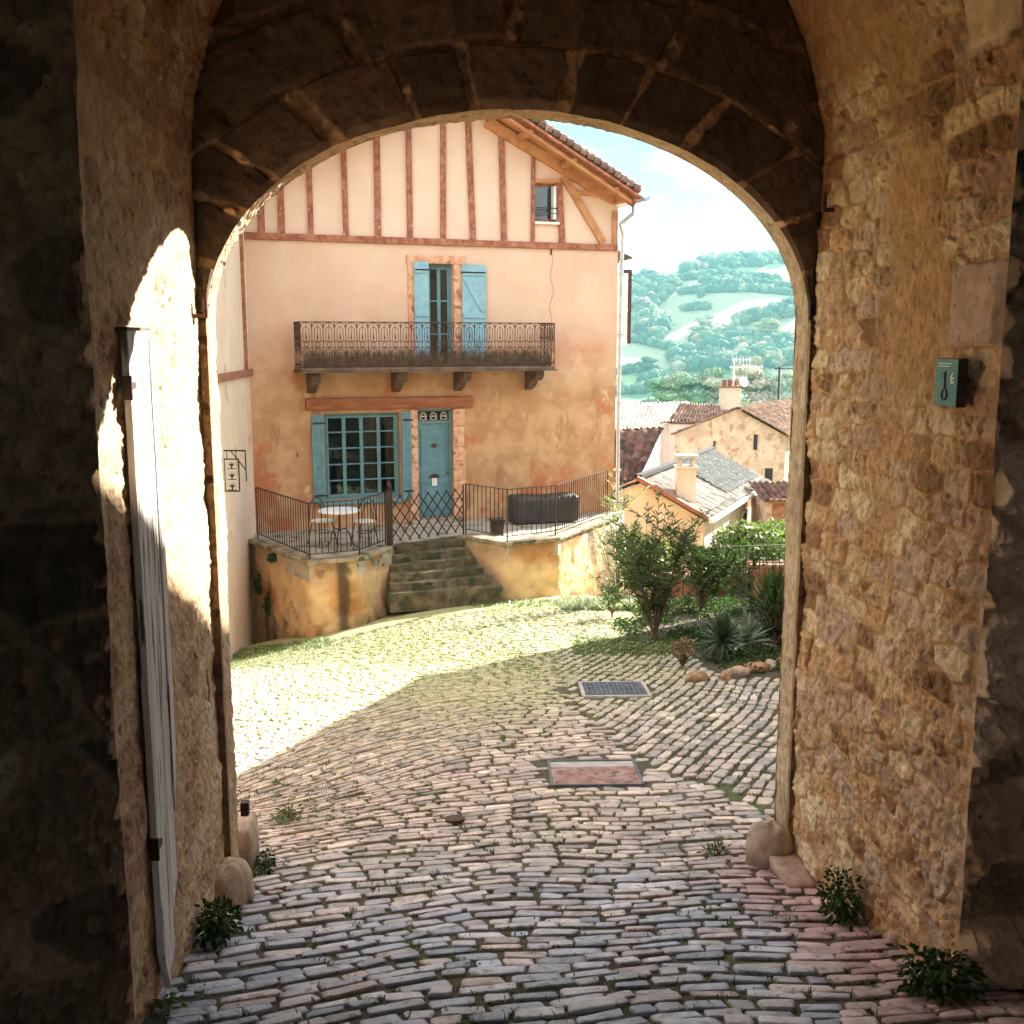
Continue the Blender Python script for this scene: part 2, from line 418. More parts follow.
for sc_, zz in rings:
    a = ex[None] * irr * sc_ * (1 - 2 * gap[:, None] / e1[:, None]); b = ey[None] * irr * sc_ * (1 - 2 * gap[:, None] / e2[:, None])
    a = np.clip(a, -1.0, 1.0); b = np.clip(b, -1.0, 1.0)
    s_ = (a + 1) / 2; t_ = (b + 1) / 2
    pos = ((1 - s_) * (1 - t_))[..., None] * Q[:, None, 0] + (s_ * (1 - t_))[..., None] * Q[:, None, 1] + (s_ * t_)[..., None] * Q[:, None, 2] + ((1 - s_) * t_)[..., None] * Q[:, None, 3]
    d = pos - area_c[:, None]
    z = G(pos[..., 0], pos[..., 1]) + zz + lift[:, None] + (d * tl[:, None]).sum(-1) + (rg.random((NQ, k)) - .5) * .003
    V.append(np.concatenate([pos, z[..., None]], -1))
cz = G(area_c[:, 0], area_c[:, 1]) + .007 + lift
V.append(np.concatenate([area_c, cz[:, None]], 1)[:, None])
V = np.concatenate(V, 1)       # NQ, 4k+1, 3
nv = 4 * k + 1
base = np.arange(NQ)[:, None, None] * nv
i = np.arange(k); j = (i + 1) % k
F = []
for r in range(3): F.append(np.stack([r * k + i, r * k + j, (r + 1) * k + j, (r + 1) * k + i], 1))
F4 = np.concatenate(F)[None] + base
ctr = np.stack([3 * k + i[::2], 3 * k + i[::2] + 1, 3 * k + (i[::2] + 2) % k, np.full(k // 2, 4 * k)], 1)[None] + base
Fall = np.concatenate([F4, ctr], 1).reshape(-1, 4)
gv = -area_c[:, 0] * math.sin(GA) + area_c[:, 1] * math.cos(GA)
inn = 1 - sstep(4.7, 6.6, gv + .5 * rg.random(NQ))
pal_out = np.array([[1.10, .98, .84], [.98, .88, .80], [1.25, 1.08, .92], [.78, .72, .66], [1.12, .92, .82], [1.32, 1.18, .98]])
pal_in = np.array([[.92, 1.04, 1.24], [.74, .88, 1.12], [1.12, 1.2, 1.34], [.98, 1.0, 1.12], [.78, .90, 1.10], [1.2, 1.1, 1.12]])  # greyer passage setts, with the bluish sky sheen put into their colour
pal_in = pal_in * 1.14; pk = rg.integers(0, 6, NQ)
uu = area_c[:, 0] * math.cos(GA) + area_c[:, 1] * math.sin(GA)
edge = sstep(1.55, 1.9, uu) * (gv < 6)
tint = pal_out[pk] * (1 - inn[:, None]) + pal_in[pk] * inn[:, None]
tint = tint * (1 - edge[:, None]) + np.array([[1.15, .8, .78]]) * edge[:, None]
tint *= (.74 + .5 * rg.random((NQ, 1)))
sel = rg.random(NQ) < .012; tint[sel] *= 1.45
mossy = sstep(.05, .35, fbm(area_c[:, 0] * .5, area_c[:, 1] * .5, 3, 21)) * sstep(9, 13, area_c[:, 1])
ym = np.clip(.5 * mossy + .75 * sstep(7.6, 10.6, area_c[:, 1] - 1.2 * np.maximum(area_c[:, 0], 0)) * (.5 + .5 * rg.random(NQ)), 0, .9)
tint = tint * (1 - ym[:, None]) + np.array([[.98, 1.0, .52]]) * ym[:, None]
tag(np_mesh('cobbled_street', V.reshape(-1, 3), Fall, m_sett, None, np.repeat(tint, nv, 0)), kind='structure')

# ------------------------------------------------------------------ grass and moss in the joints
def blades(pts, n, hgt, wid, spread, seed, rv=.5):
    r = np.random.default_rng(seed); P = np.repeat(np.asarray(pts, float), n, 0); m = len(P)
    a = r.random(m) * 2 * PI; d = r.random(m) ** .6 * spread
    b = P + np.stack([np.cos(a) * d, np.sin(a) * d, np.zeros(m)], 1)
    hh = np.repeat(np.broadcast_to(hgt, (len(pts),)), n) * (1 - rv + 2 * rv * r.random(m))
    a2 = r.random(m) * 2 * PI; lean = (.3 + .9 * r.random(m)) * hh
    side = np.stack([-np.sin(a2), np.cos(a2), np.zeros(m)], 1) * wid * (.6 + .8 * r.random((m, 1)))
    L_ = np.stack([np.cos(a2), np.sin(a2), np.zeros(m)], 1) * lean[:, None]
    up = np.array([[0, 0, 1.]]) * hh[:, None]
    v = np.stack([b - side, b + side, b + side * .7 + up * .6 + L_ * .4, b - side * .7 + up * .6 + L_ * .4, b + up * .95 + L_], 1)
    f1 = np.array([[0, 1, 2, 3]])[None] + (np.arange(m) * 5)[:, None, None]
    f2 = np.array([[3, 2, 4, 4]])[None] + (np.arange(m) * 5)[:, None, None]
    c = .65 + .7 * r.random((m, 1)); t = np.concatenate([c * (.9 + .3 * r.random((m, 1))), c, c * .9], 1)
    return v.reshape(-1, 3), f1.reshape(-1, 4), f2.reshape(-1, 4)[:, :3], np.repeat(t, 5, 0)
def blade_mesh(name, pts, n, hgt, wid, spread, m, seed, parent=None):
    v, f4, f3, t = blades(pts, n, hgt, wid, spread, seed)
    f = np.concatenate([np.concatenate([f4[:, [0, 1, 2]], f4[:, [0, 2, 3]]]), f3])
    return np_mesh(name, v, f, m, parent, t, smooth=False)
cor = Q[:, :, :].reshape(-1, 2); kk = np.repeat(K, 4)
gvn = -cor[:, 0] * math.sin(GA) + cor[:, 1] * math.cos(GA)
nn = fbm(cor[:, 0] * .8, cor[:, 1] * .8, 4, 31) * .5 + .5
prob = np.where(kk == 1, .8, .16) + .5 * sstep(.55, .75, nn) + .75 * sstep(10, 13, cor[:, 1])
prob *= np.where((kk == 0) & (gvn > 5.6) & (gvn < 9.5) & (nn < .6), .4, 1.)
pick = rg.random(len(cor)) < prob
cc = cor[pick] + (rg.random((pick.sum(), 2)) - .5) * .03
hg = .010 + .018 * rg.random(len(cc)) + .01 * sstep(11, 14, cc[:, 1])
pts = np.column_stack([cc, G(cc[:, 0], cc[:, 1]) - .008])
tag(blade_mesh('joint_grass', pts, 9, hg, .0035, .045, m_leaf2, 4), 'short green grass and moss growing in the joints of the cobbles', 'grass', kind='stuff')
# ------------------------------------------------------------------ gatehouse
VN, VA, VO = 3.73, 5.6, 5.80
gate = empty('stone_gatehouse', (0, 0, 0), GA, 'dark stone gatehouse whose vaulted passage frames the whole yard', 'gatehouse')
def curve_vault(n1=10, n2=10, grow=0.):
    UR, UL, ZS, R = 2.165 + grow, -1.085 - grow, .9, 1.625 + grow
    ZB = -4.0
    right = np.stack([np.full(n1, UR), np.linspace(ZB, ZS, n1, False)], 1)
    th = np.linspace(0, PI, n2, False); arc = np.stack([.54 + R * np.cos(th), ZS + R * np.sin(th)], 1)
    left = np.stack([np.full(n1, UL), np.linspace(ZS, ZB, n1)], 1)
    return np.concatenate([right, arc, left])
def curve_open(n1=10, n2=10, grow=0.):
    UR, UL, ZS = 2.135 + grow, -1.045 - grow, .10; ZB = -4.0
    cx = (UR + UL) / 2; a = (UR - UL) / 2; b = 1.06 + grow
    right = np.stack([np.full(n1, UR), np.linspace(ZB, ZS, n1, False)], 1)
    th = np.linspace(0, PI, n2, False); arc = np.stack([cx + a * np.cos(th), ZS + b * np.sin(th)], 1)
    left = np.stack([np.full(n1, UL), np.linspace(ZS, ZB, n1)], 1)
    return np.concatenate([right, arc, left])
def arclen(C): return np.concatenate([[0], np.cumsum(np.linalg.norm(np.diff(C, axis=0), axis=1))])
def loft(A, va, B, vb, m, pw=1.):
    t = np.linspace(0, 1, m)[None, :, None] ** pw
    P = A[:, None] * (1 - t) + B[:, None] * t
    v = va + (vb - va) * t[..., 0] + 0 * P[..., 0]
    return np.stack([P[..., 0], v, P[..., 1]], -1)
def grad_normals(P):
    a = np.gradient(P, axis=0); b = np.gradient(P, axis=1); n = np.cross(a, b)
    return n / np.maximum(np.linalg.norm(n, axis=-1, keepdims=True), 1e-9)
PAL = np.array([[.74, .47, .26], [.62, .38, .22], [.82, .58, .34], [.60, .37, .24], [.74, .50, .34], [.70, .40, .20], [.38, .20, .10], [.86, .64, .40], [.66, .44, .31]])
MORT = np.array([.64, .36, .17])
def rubble(S, T, a, b, seed, jit=.75, *, depth=.03, wide=.10, pal=PAL, mort=MORT, warp=.05, edge0=.05, patch=0., rough=.012):
    wx = S + warp * fbm(S * 4, T * 4, 3, seed + 20); wy = T + warp * fbm(S * 4 + 9, T * 4, 3, seed + 30)
    e, r1, r2, r3 = stones(wx, wy, a, b, jit, seed)
    e2, q1, q2, q3 = stones(wx + 3, wy + 5, a * .5, b * .62, .7, seed + 11)
    small = r3 < .22
    e = np.where(small, np.minimum(e, e2 * .75), e); r1 = np.where(small, q1, r1); r2 = np.where(small, q2, r2)
    msk = sstep(edge0, edge0 + wide, e)
    if patch: msk = msk * sstep(-patch, -patch + .25, fbm(S * 1.1, T * 1.1, 3, seed + 60))
    n = fbm(S * 19, T * 19, 4, seed + 40, .6); n2 = fbm(S * 55, T * 55, 2, seed + 50)
    fc = np.abs(fbm(S * 9 + r1 * 20, T * 9 + r2 * 20, 3, seed + 81))
    H = msk * depth * (.15 + .85 * r1) - msk * depth * .9 * fc + 1.5 * rough * n * (.4 + msk) + .006 * n2 + .018 * fbm(S * 2, T * 2, 3, seed + 70)
    pits = sstep(.35, .6, fbm(S * 30, T * 26, 3, seed + 90)); H = H - pits * .009 * msk
    c = pal[(r2 * len(pal) * .999).astype(int)]
    c = c * (1 + .28 * n[..., None]) * (1 - .35 * pits[..., None])
    mc = mort * (1 + .22 * n[..., None] + .12 * n2[..., None])
    return H, c * msk[..., None] + mc * (1 - msk[..., None]), msk
def border(n, m, fade_a=True, fade_b=True, w=5):
    t = np.ones(m)
    if fade_a: t *= np.clip(np.arange(m) / w, 0, 1)
    if fade_b: t *= np.clip((m - 1 - np.arange(m)) / w, 0, 1)
    return np.broadcast_to(t, (n, m))
def wob(S, k): return .014 * fbm(S * 2.2, S * 0 + k, 4, 77) + .004 * fbm(S * 11, S * 0 + k, 3, 78)

# passage: one displaced skin cut into wall, vault, wall
n1, n2 = 560, 460
C1 = curve_vault(n1, n2); S1 = arclen(C1)
mv = 250
P = loft(C1, VN, C1, VA, mv); N_ = -grad_normals(P)
if (N_[50, 50, 0] > 0): N_ = -N_      # right wall normal must point to -u
SS = S1[:, None] + 0 * P[..., 0]; VV = P[..., 1]
leftness = sstep(n1 + n2 - 30, n1 + n2 + 10, np.arange(len(C1)))[:, None]
archness = sstep(n1 - 60, n1 + 30, np.arange(len(C1)))[:, None] * (1 - leftness)
H, Cc, mk = rubble(VV, SS, .25, .120, 2, .42, depth=.021, wide=.07, patch=.50, warp=.022, rough=.010)
H2, C2c, mk2 = rubble(VV, SS, .42, .22, 9, depth=.010, wide=.16, pal=np.array([[.66, .50, .32], [.60, .42, .26], [.70, .56, .38], [.52, .34, .22]]), mort=np.array([.66, .47, .28]), patch=.25, rough=.006)
H = H * (1 - leftness) + H2 * leftness; Cc = Cc * (1 - leftness[..., None]) + C2c * leftness[..., None]
# dressed corner blocks by the near edge of the right wall
SS2 = SS + .09 * np.sin(SS * 2.9) + .012 * fbm(VV * 5, SS * 5, 3, 88)
qb = np.abs(((SS2 - .1) / .42) % 1 - .5); qi = np.floor((SS2 - .1) / .42)
qw = .20 + .12 * (qi % 2) + .22 * _h(qi.astype(int), qi.astype(int) * 0, 4) + .03 * fbm(VV * 4, SS * 6, 3, 87)
inq = (1 - sstep(qw - .02, qw + .02, VV - VN)) * sstep(.03, .07, .5 - qb) * (1 - leftness) * (_h(qi.astype(int) + 9, qi.astype(int) * 0 + 1, 8) > .80)
qcol = np.array([.58, .39, .29]) * (.85 + .4 * _h(qi.astype(int), qi.astype(int) * 0 + 2, 6))[..., None] * (1 + .2 * fbm(VV * 9, SS * 9, 4, 12))[..., None]
H = H
yel = ((qi == 11) | (qi == 12))[..., None] * np.array([.30, .24, .08])
H = H * (1 - inq) + inq * (.016 + .014 * fbm(VV * 9, SS * 12, 5, 14)); Cc = Cc * (1 - inq[..., None]) + (qcol + yel) * inq[..., None]
Wb = wob(S1, 1)[:, None] * (1 - np.linspace(0, 1, mv))[None] + wob(S1, 2)[:, None] * np.linspace(0, 1, mv)[None]
H = H * border(len(C1), mv, w=6) + Wb
# deep sockets left by the old gate bolts
def socket(H, C, zc, vc, rz, rv, dep, left):
    zz = P[..., 2]; d = ((zz - zc) / rz) ** 2 + ((VV - vc) / rv) ** 2
    k_ = (1 - sstep(.6, 1.3, d + .5 * fbm(VV * 9, zz * 9, 3, 5))) * ((leftness > .5) if left else (np.arange(len(C1)) < n1)[:, None])
    return H - dep * k_, C * (1 - .75 * k_[..., None])
H, Cc = socket(H, Cc, -1.80, 5.40, .10, .035, .10, True)
H, Cc = socket(H, Cc, -1.72, 5.42, .085, .03, .10, False)
P = P + N_ * H[..., None]
PW = P.copy()
def l2w_arr(P): return P
def gmesh(name, P, m, C, flip=False, parent=gate):
    o = grid_mesh(name, P, m, None, C, flip); o.parent = parent; return o
flipf = False
gmesh('passage_wall', P[:n1 + 1], m_wall, Cc[:n1 + 1])['label'] = 'orange rubble stone passage wall on the right'
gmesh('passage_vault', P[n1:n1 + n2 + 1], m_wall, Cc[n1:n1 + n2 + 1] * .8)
gmesh('passage_wall', P[n1 + n2:], m_wall, Cc[n1 + n2:])['label'] = 'worn plastered passage wall on the left'

# near face of big dark blocks
Co = curve_vault(n1, n2, 2.6)
sub = slice(0, None, 2)
mN = 240
P = loft(C1[sub], VN, Co[sub], VN, mN, 1.7)
X, Z = P[..., 0], P[..., 2]
H, Cc, mk = rubble(X, Z, .62, .34, 15, depth=.05, wide=.05, pal=np.array([[.44, .28, .17], [.72, .52, .36], [.34, .22, .14], [.60, .40, .25], [.24, .16, .10]]), mort=np.array([.50, .33, .20]), rough=.05, warp=.03)
H = H * border(len(P), mN, True, False, 8)
Nn = np.zeros_like(P); Nn[..., 1] = -1
wb = wob(S1[sub], 1)[:, None, None] * np.exp(-np.linspace(0, 1, mN) * 30)[None, :, None]
dirin = np.stack([C1[sub][:, 0] - Co[sub][:, 0], 0 * S1[sub], C1[sub][:, 1] - Co[sub][:, 1]], 1); dirin /= np.linalg.norm(dirin, axis=1, keepdims=True)
gmesh('inner_face', P + Nn * H[..., None] + dirin[:, None] * wb, m_wall, Cc)

# far arch face with voussoirs
n1b, n2b = 300, 700
Cv = curve_vault(n1b, n2b); Cq = curve_open(n1b, n2b); Sq = arclen(Cq)
mA = 150
P = loft(Cv, VA, Cq, VA, mA)
X, Z = P[..., 0], P[..., 2]
cxo = .535; 
rx = (X - cxo) / 1.52; rz = (Z - .10) / 1.05
rr = np.hypot(rx, rz); th = np.arctan2(np.maximum(rz, 0), rx)
ring = (rr - 1) * 1.3
idx = np.floor(th / PI * 13 + .35 * fbm(th * 3, th * 0, 2, 9)); fr = th / PI * 13 + .35 * fbm(th * 3, th * 0, 2, 9) - idx
wj = .045 + .07 * fbm(X * 9, Z * 9, 4, 18)
jm = sstep(wj, wj + .035, np.minimum(fr, 1 - fr))
outer = .40 + .03 * fbm(th * 6, th * 0, 2, 19)
top = sstep(.005, .03, np.abs(ring - outer))
idb = np.floor(th / PI * 8 + 40 + np.where(ring > .8, .5, 0)); frb = th / PI * 8 + np.where(ring > .8, .5, 0) - (idb - 40)
jb = sstep(.03, .07, np.minimum(frb, 1 - frb)) * sstep(.02, .05, np.abs(ring - .8))
isv = (ring < outer) & (Z > .1)
leg = Z <= .1
ql = np.floor(Z / .36 + 20); fl = Z / .36 + 20 - ql; jl = .7 + .3 * sstep(.01, .05, np.minimum(fl, 1 - fl))
mk = np.where(leg, jl, np.where(isv, jm * top, jb * top))
rid = _h((idx + 30).astype(int), np.where(isv, 1, 5), 3)
n = fbm(X * 12, Z * 12, 4, 23)
H = mk * (.012 + .02 * rid) + .012 * n + .03 * (1 - mk) * fbm(X * 16, Z * 16, 4, 29) + .01 + .005 * fbm(X * 40, Z * 40, 2, 28)
lip = sstep(.25, .5, fbm(X * 10, Z * 10, 3, 41)) * (1 - mk); H = H + .02 * lip; Cl = lip
Cs = np.array([.15, .095, .06]) * (.75 + .6 * rid)[..., None] * (1 + .35 * n)[..., None]
Cs = np.where(leg[..., None], np.array([.36, .22, .12]) * (1 + .3 * n)[..., None], Cs)
Cm = np.where((ring < outer)[..., None], np.array([.52, .31, .16]), np.array([.22, .13, .07])) * (1 + .3 * n)[..., None] * (1 + .9 * lip)[..., None]
Cc = Cs * mk[..., None] + Cm * (1 - mk)[..., None]
bord = border(len(P), mA, True, True, 5)
S_v = arclen(Cv); 
w1 = np.interp(S_v, S1, wob(S1, 2)); wq = wob(Sq, 3)
inw = Cq - Cv; inw = inw / np.linalg.norm(inw, axis=1, keepdims=True)
t = np.linspace(0, 1, mA)[None]
off = w1[:, None] * (1 - t) + wq[:, None] * t
P[..., 0] += inw[:, None, 0] * off; P[..., 2] += inw[:, None, 1] * off
P[..., 1] -= H * bord
gmesh('arch_ring', P, m_wall, Cc)
# reveal
mR = 40
P = loft(Cq, VA, Cq, VO, mR)
N_ = -grad_normals(P)
if N_[50, 5, 0] > 0: N_ = -N_
Sg = Sq[:, None] + 0 * P[..., 0]
H, Cc, mk = rubble(P[..., 1] * 1.2, Sg, .5, .33, 44, depth=.004, wide=.05, pal=np.array([[.62, .44, .28], [.54, .38, .26], [.66, .50, .34]]), mort=np.array([.62, .44, .26]), rough=.004)
off3 = wq[:, None] * (1 - np.linspace(0, 1, mR))[None]
P[..., 0] += inw[:, None, 0] * off3; P[..., 2] += inw[:, None, 1] * off3
gmesh('arch_reveal', P + N_ * (H * border(len(P), mR, True, False, 4))[..., None], m_wall, Cc)
# outside face towards the yard
Cf = curve_open(n1b, n2b, 0.)[::4]
big = Cf.copy(); c0 = np.array([.535, 0.]); dd = Cf - c0
sx = np.where(dd[:, 0] > 0, (4.6 - .535) / np.maximum(dd[:, 0], 1e-3), (-5.0 - .535) / np.minimum(dd[:, 0], -1e-3)); sz = np.where(dd[:, 1] > 0, 5.4 / np.maximum(dd[:, 1], 1e-3), 99)
kx = np.minimum(sx, sz); leg_ = Cf[:, 1] <= .1
big = np.where(leg_[:, None], np.stack([np.where(dd[:, 0] > 0, 4.6, -5.0), Cf[:, 1]], 1), c0 + dd * kx[:, None])
P = loft(Cf, VO, big, VO, 60)
H, Cc, mk = rubble(P[..., 0], P[..., 2], .4, .22, 51, depth=.03, wide=.1)
P[..., 1] += H * border(len(P), 60, True, False, 2)
gmesh('outer_face', P, m_wall, Cc)
# plain body: chamber walls, ceiling and roof mass (local coordinates)
def gbox(name, x0, x1, y0, y1, z0, z1):
    b = MB(); b.box(x0, x1, y0, y1, z0, z1); me = b.build(name, m_wall2, gate, local=True); return me
m_wall2 = mat('plain_rubble', (.30, .22, .15), (.20, .15, .10), 3, .9, .8, 9, dist=.05)
gbox('side_wall', -3.1, -2.6, -5.2, 3.9, -4.2, 4.6)
gbox('back_wall', -2.6, -.7, -5.1, -4.6, -2, 2.7)
gbox('back_wall', 1.7, 3.55, -5.1, -4.6, -2, 2.7)
gbox('side_wall', 3.55, 4.05, -5.2, 3.9, -4.2, 4.6)
gbox('chamber_ceiling', -2.6, 3.55, -5.2, 3.9, 2.7, 3.2)
gbox('outer_side_wall', 4.1, 4.55, 3.95, 5.95, -5, 5.2)
gbox('outer_side_wall', -4.95, -4.5, 3.95, 5.95, -5, 5.2)
gbox('upper_floor', -4.45, 4.05, 3.95, 5.9, 3.3, 5.2)

# guard stones at the foot of the jambs (rounded, weathered)
def rock(name, loc, size, m, parent=None, seed=1, tint=None, flat=.0, rot=0, p=2.6, res=40, amp=.16):
    th = np.linspace(0, 2 * PI, res, False); ph = np.linspace(-PI / 2, PI / 2, res // 2 + 1)
    Th, Ph = np.meshgrid(th, ph, indexing='ij')
    d = np.stack([np.cos(Th) * np.cos(Ph), np.sin(Th) * np.cos(Ph), np.sin(Ph)], -1)
    r = (np.abs(d) ** p).sum(-1) ** (-1 / p)
    n = fbm(d[..., 0] * 1.5 + seed * 3.1 + d[..., 2], d[..., 1] * 1.5 + seed + d[..., 2], 4, seed) + .3 * fbm(d[..., 0] * 6 + seed + d[..., 2] * 4, d[..., 1] * 6, 3, seed)
    n = n * np.cos(Ph) ** .3 if False else n * np.clip(np.cos(Ph) * 3, 0, 1)
    v = d * (r * (1 + amp * n))[..., None] * np.array(size)
    c, s = math.cos(rot), math.sin(rot)
    v = np.stack([v[..., 0] * c - v[..., 1] * s, v[..., 0] * s + v[..., 1] * c, v[..., 2]], -1) + np.array(loc)
    v = np.concatenate([v, v[:1]], 0)
    nf = fbm(v[..., 0] * 22 + seed, v[..., 1] * 22 + v[..., 2] * 19, 4, seed + 3); v = v + (v - np.array(loc)) * (.05 * nf)[..., None]
    zf = (v[..., 2:] - loc[2]) / size[2]
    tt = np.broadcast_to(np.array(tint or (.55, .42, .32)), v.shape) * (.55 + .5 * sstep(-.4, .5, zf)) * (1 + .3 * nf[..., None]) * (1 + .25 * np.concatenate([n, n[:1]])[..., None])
    return grid_mesh(name, v, m, parent, tt)
def grock(name, u, v, z, size, seed, tint, rot=0):
    w = g2w(u, v, z); return rock(name, w, size, m_wall, gate, seed, tint, rot=GA + rot, p=3.0, amp=.17)
g0 = gz(*g2w(2.0, 5.5, 0).xy)
grock('guard_stone', 2.05, 5.60, g0 + .05, (.10, .13, .20), 33, (.50, .36, .27), .7)
w_ = g2w(2.09, 5.33, g0 + .055); rock('kerb_block', w_, (.09, .19, .05), m_wall, gate, 4, (.52, .34, .26), rot=GA, p=6., amp=.08)
g1 = gz(*g2w(-.95, 5.5, 0).xy)
grock('guard_stone', -1.04, 5.40, g1 + .02, (.11, .16, .22), 15, (.54, .40, .29), -.2)
w_ = g2w(-1.03, 6.0, g1 + .02); rock('kerb_block', w_, (.055, .14, .20), m_wall, gate, 7, (.60, .44, .33), rot=GA, p=5., amp=.1)
# iron pins of the vanished gate
def pin(u, v, z, lab):
    b = MB(); du = .05 if u < 0 else -.05
    b.tube([(u - du * 1.4, v, z), (u + du, v, z)], .012, 6); b.tube([(u + du, v, z - .01), (u + du, v, z + .09)], .014, 8)
    o = b.build('hinge_pin', m_rust, gate, local=True); o['label'] = lab
pin(2.165, 5.40, .66, 'dark iron hinge pin high in the right wall'); pin(-1.085, 5.50, .12, 'pale iron hinge pin beside the arch springing')
b = MB(); b.box(-1.03, -.985, 5.83, 5.88, -2.72, -2.64); b.build('bolt_bracket', m_iron, gate, local=True)

# ------------------------------------------------------------------ old door leaf on the left wall
leaf = empty('plank_door_leaf', g2w(-1.04, 4.15, -2.6), GA, 'tall worn white plank door leaf folded flat against the passage wall', 'door')
PLK = [(4.04, 4.13, -2.46), (4.134, 4.25, -2.62), (4.254, 4.36, -2.40), (4.364, 4.44, -2.00)]
for q, (a, b_, zb) in enumerate(PLK):
    b = MB(); th_ = .008 if q in (0, 3) else .002
    
    ztop = .035 - .01 * q
    u0 = -1.072
    zl, zr = zb, zb + (.30 if q == 3 else .10 if q == 2 else -.22 if q == 0 else .05)
    n = 14
    vs = []; fs = []
    for kk_ in range(n + 1):
        t_ = kk_ / n
        for (vv_, zz0) in ((a, zl), (b_, zr)):
            z_ = zz0 + (ztop - zz0) * t_; w_ = .004 * math.sin(kk_ * 1.7 + q)
            for uu_ in (u0, u0 + .02 + th_): vs.append(g2w(uu_, vv_ + w_, z_))
    for kk_ in range(n):
        o_ = kk_ * 4; p_ = o_ + 4
        fs += [(o_ + 1, o_ + 3, p_ + 3, p_ + 1), (o_, p_, p_ + 2, o_ + 2), (o_, o_ + 1, p_ + 1, p_), (o_ + 2, p_ + 2, p_ + 3, o_ + 3)]
    fs += [(0, 2, 3, 1), (n * 4, n * 4 + 1, n * 4 + 3, n * 4 + 2)]
    b.add(vs, fs); o = b.build('plank', m_plank, leaf, bevel=.004)
b = MB(); b.box(-1.10, -1.040, 4.02, 4.36, .036, .048); o = b.build('top_strip', m_rust, None, local=True); o.parent = leaf
o.location = (1.04, -4.15, 2.6)
for zz in (-.22, -2.05):
    b = MB(); b.box(-1.07, -1.036, 4.022, 4.036, zz, zz + .09); b.box(-1.0415, -1.036, 4.037, 4.09, zz + .04, zz + .065)
    o = b.build('hinge', m_iron, None, local=True); o.parent = leaf; o.location = (1.04, -4.15, 2.6)

# ------------------------------------------------------------------ little sign with the key and the 6
sign = empty('key_sign', g2w(2.122, 3.99, -.165), GA, 'small teal plate with a key emblem and the number 6 on the right wall', 'sign')
sign.scale = (.78, .78, .78)
def spart(mb, name, m, bevel=0): return mb.build(name, m, sign, local=True, bevel=bevel)
b = MB(); b.box(-.035, 0.012, -.115, .115, -.12, .12); spart(b, 'backing_box', m_iron, .003)
b = MB(); b.box(-.040, -.0355, -.112, .112, -.117, .117); spart(b, 'plate', m_teal, .002)
x = -.0425
b = MB()     # key, bow at the bottom, bit at the top
yk = .005
b.tube([(x, yk, .055), (x, yk, -.035)], .0045, 8)
b.tube([(x, yk + .026 * math.sin(a) * (1 if abs(math.cos(a)) < .9 else .6), -.060 + .028 * math.cos(a)) for a in np.linspace(0, 2 * PI, 12, False)], .0045, 6, closed=True)
b.box(x - .003, x + .002, yk, yk + .022, .040, .052); b.box(x - .003, x + .002, yk, yk + .018, .024, .033); b.tube([(x, yk - .01, -.02), (x, yk + .01, -.02)], .005, 6)
spart(b, 'key_emblem', m_iron)
def text(name, s, size, loc, rot, m, parent, ext=.0008):
    cu = bpy.data.curves.new(name, 'FONT'); cu.body = s; cu.size = size; cu.extrude = ext; cu.align_x = 'CENTER'; cu.align_y = 'CENTER'
    o0 = bpy.data.objects.new(name, cu); me = bpy.data.meshes.new_from_object(o0); me.materials.clear(); me.materials.append(m); o = bpy.data.objects.new(name, me); COL.objects.link(o); o.parent = parent; o.location = loc; o.rotation_euler = rot; return o
text('number', '6', .085, (-.0425, -.068, .022), (PI / 2, 0, -PI / 2), m_white, sign)
b = MB(); b.box(-.0415, -.0403, -.055, .085, .093, .097); b.box(-.0415, -.0403, -.03, .085, .080, .0835); spart(b, 'fine_print', m_white)
# ------------------------------------------------------------------ half-timbered house
ZT = -3.80                                   # terrace level
HA = math.radians(20)
hd = Vector((math.cos(HA), math.sin(HA), 0)); hn = Vector((math.sin(HA), -math.cos(HA), 0))   # along, outward
HP = Vector((at(435, 520, 22).x, 22, ZT))
def hp(px, py, n=0.):        # pixel -> (s, z above terrace) on the plane n metres in front of the facade
    r = ray(px, py); p0 = HP + hn * n; t = p0.dot(hn) / r.dot(hn); p = r * t - p0
    return p.dot(hd), p.z
house = empty('half_timbered_house', HP, HA, 'tall peach rendered house with red timbered gable, blue shutters and iron balcony', 'house')
XF[house] = XF[house]
def hb(b, name, m, par=house, **k):
    o = b.build(name, m, None, **k); o.parent = par; return o        # all coordinates house-local: x along, y inward, z up
def pbox(b, px0, py0, px1, py1, n0, n1, ref=0.):   # box covering a pixel rectangle on plane ref, from n0 to n1 outward
    s0, _ = hp(px0, (py0 + py1) / 2, ref); s1, _ = hp(px1, (py0 + py1) / 2, ref)
    _, z1 = hp((px0 + px1) / 2, py0, ref); _, z0 = hp((px0 + px1) / 2, py1, ref)
    b.box(s0, s1, -n1, -n0, z0, z1); return s0, s1, z0, z1
S0 = hp(240, 400)[0] - .6; S1h = hp(617, 300)[0]
sA = (hp(251, 400)[0] + S1h) / 2 + .1
zE = hp(612, 196)[1]; za_ = hp(500, 122)[1]; sa_ = hp(500, 122)[0]
slope = (za_ - zE) / (hp(612, 196)[0] - sa_)
zA = za_ + slope * (sa_ - sA)
zA -= .12
def roofz(s): return zA - slope * abs(s - sA)
zBand = hp(440, 242)[1]
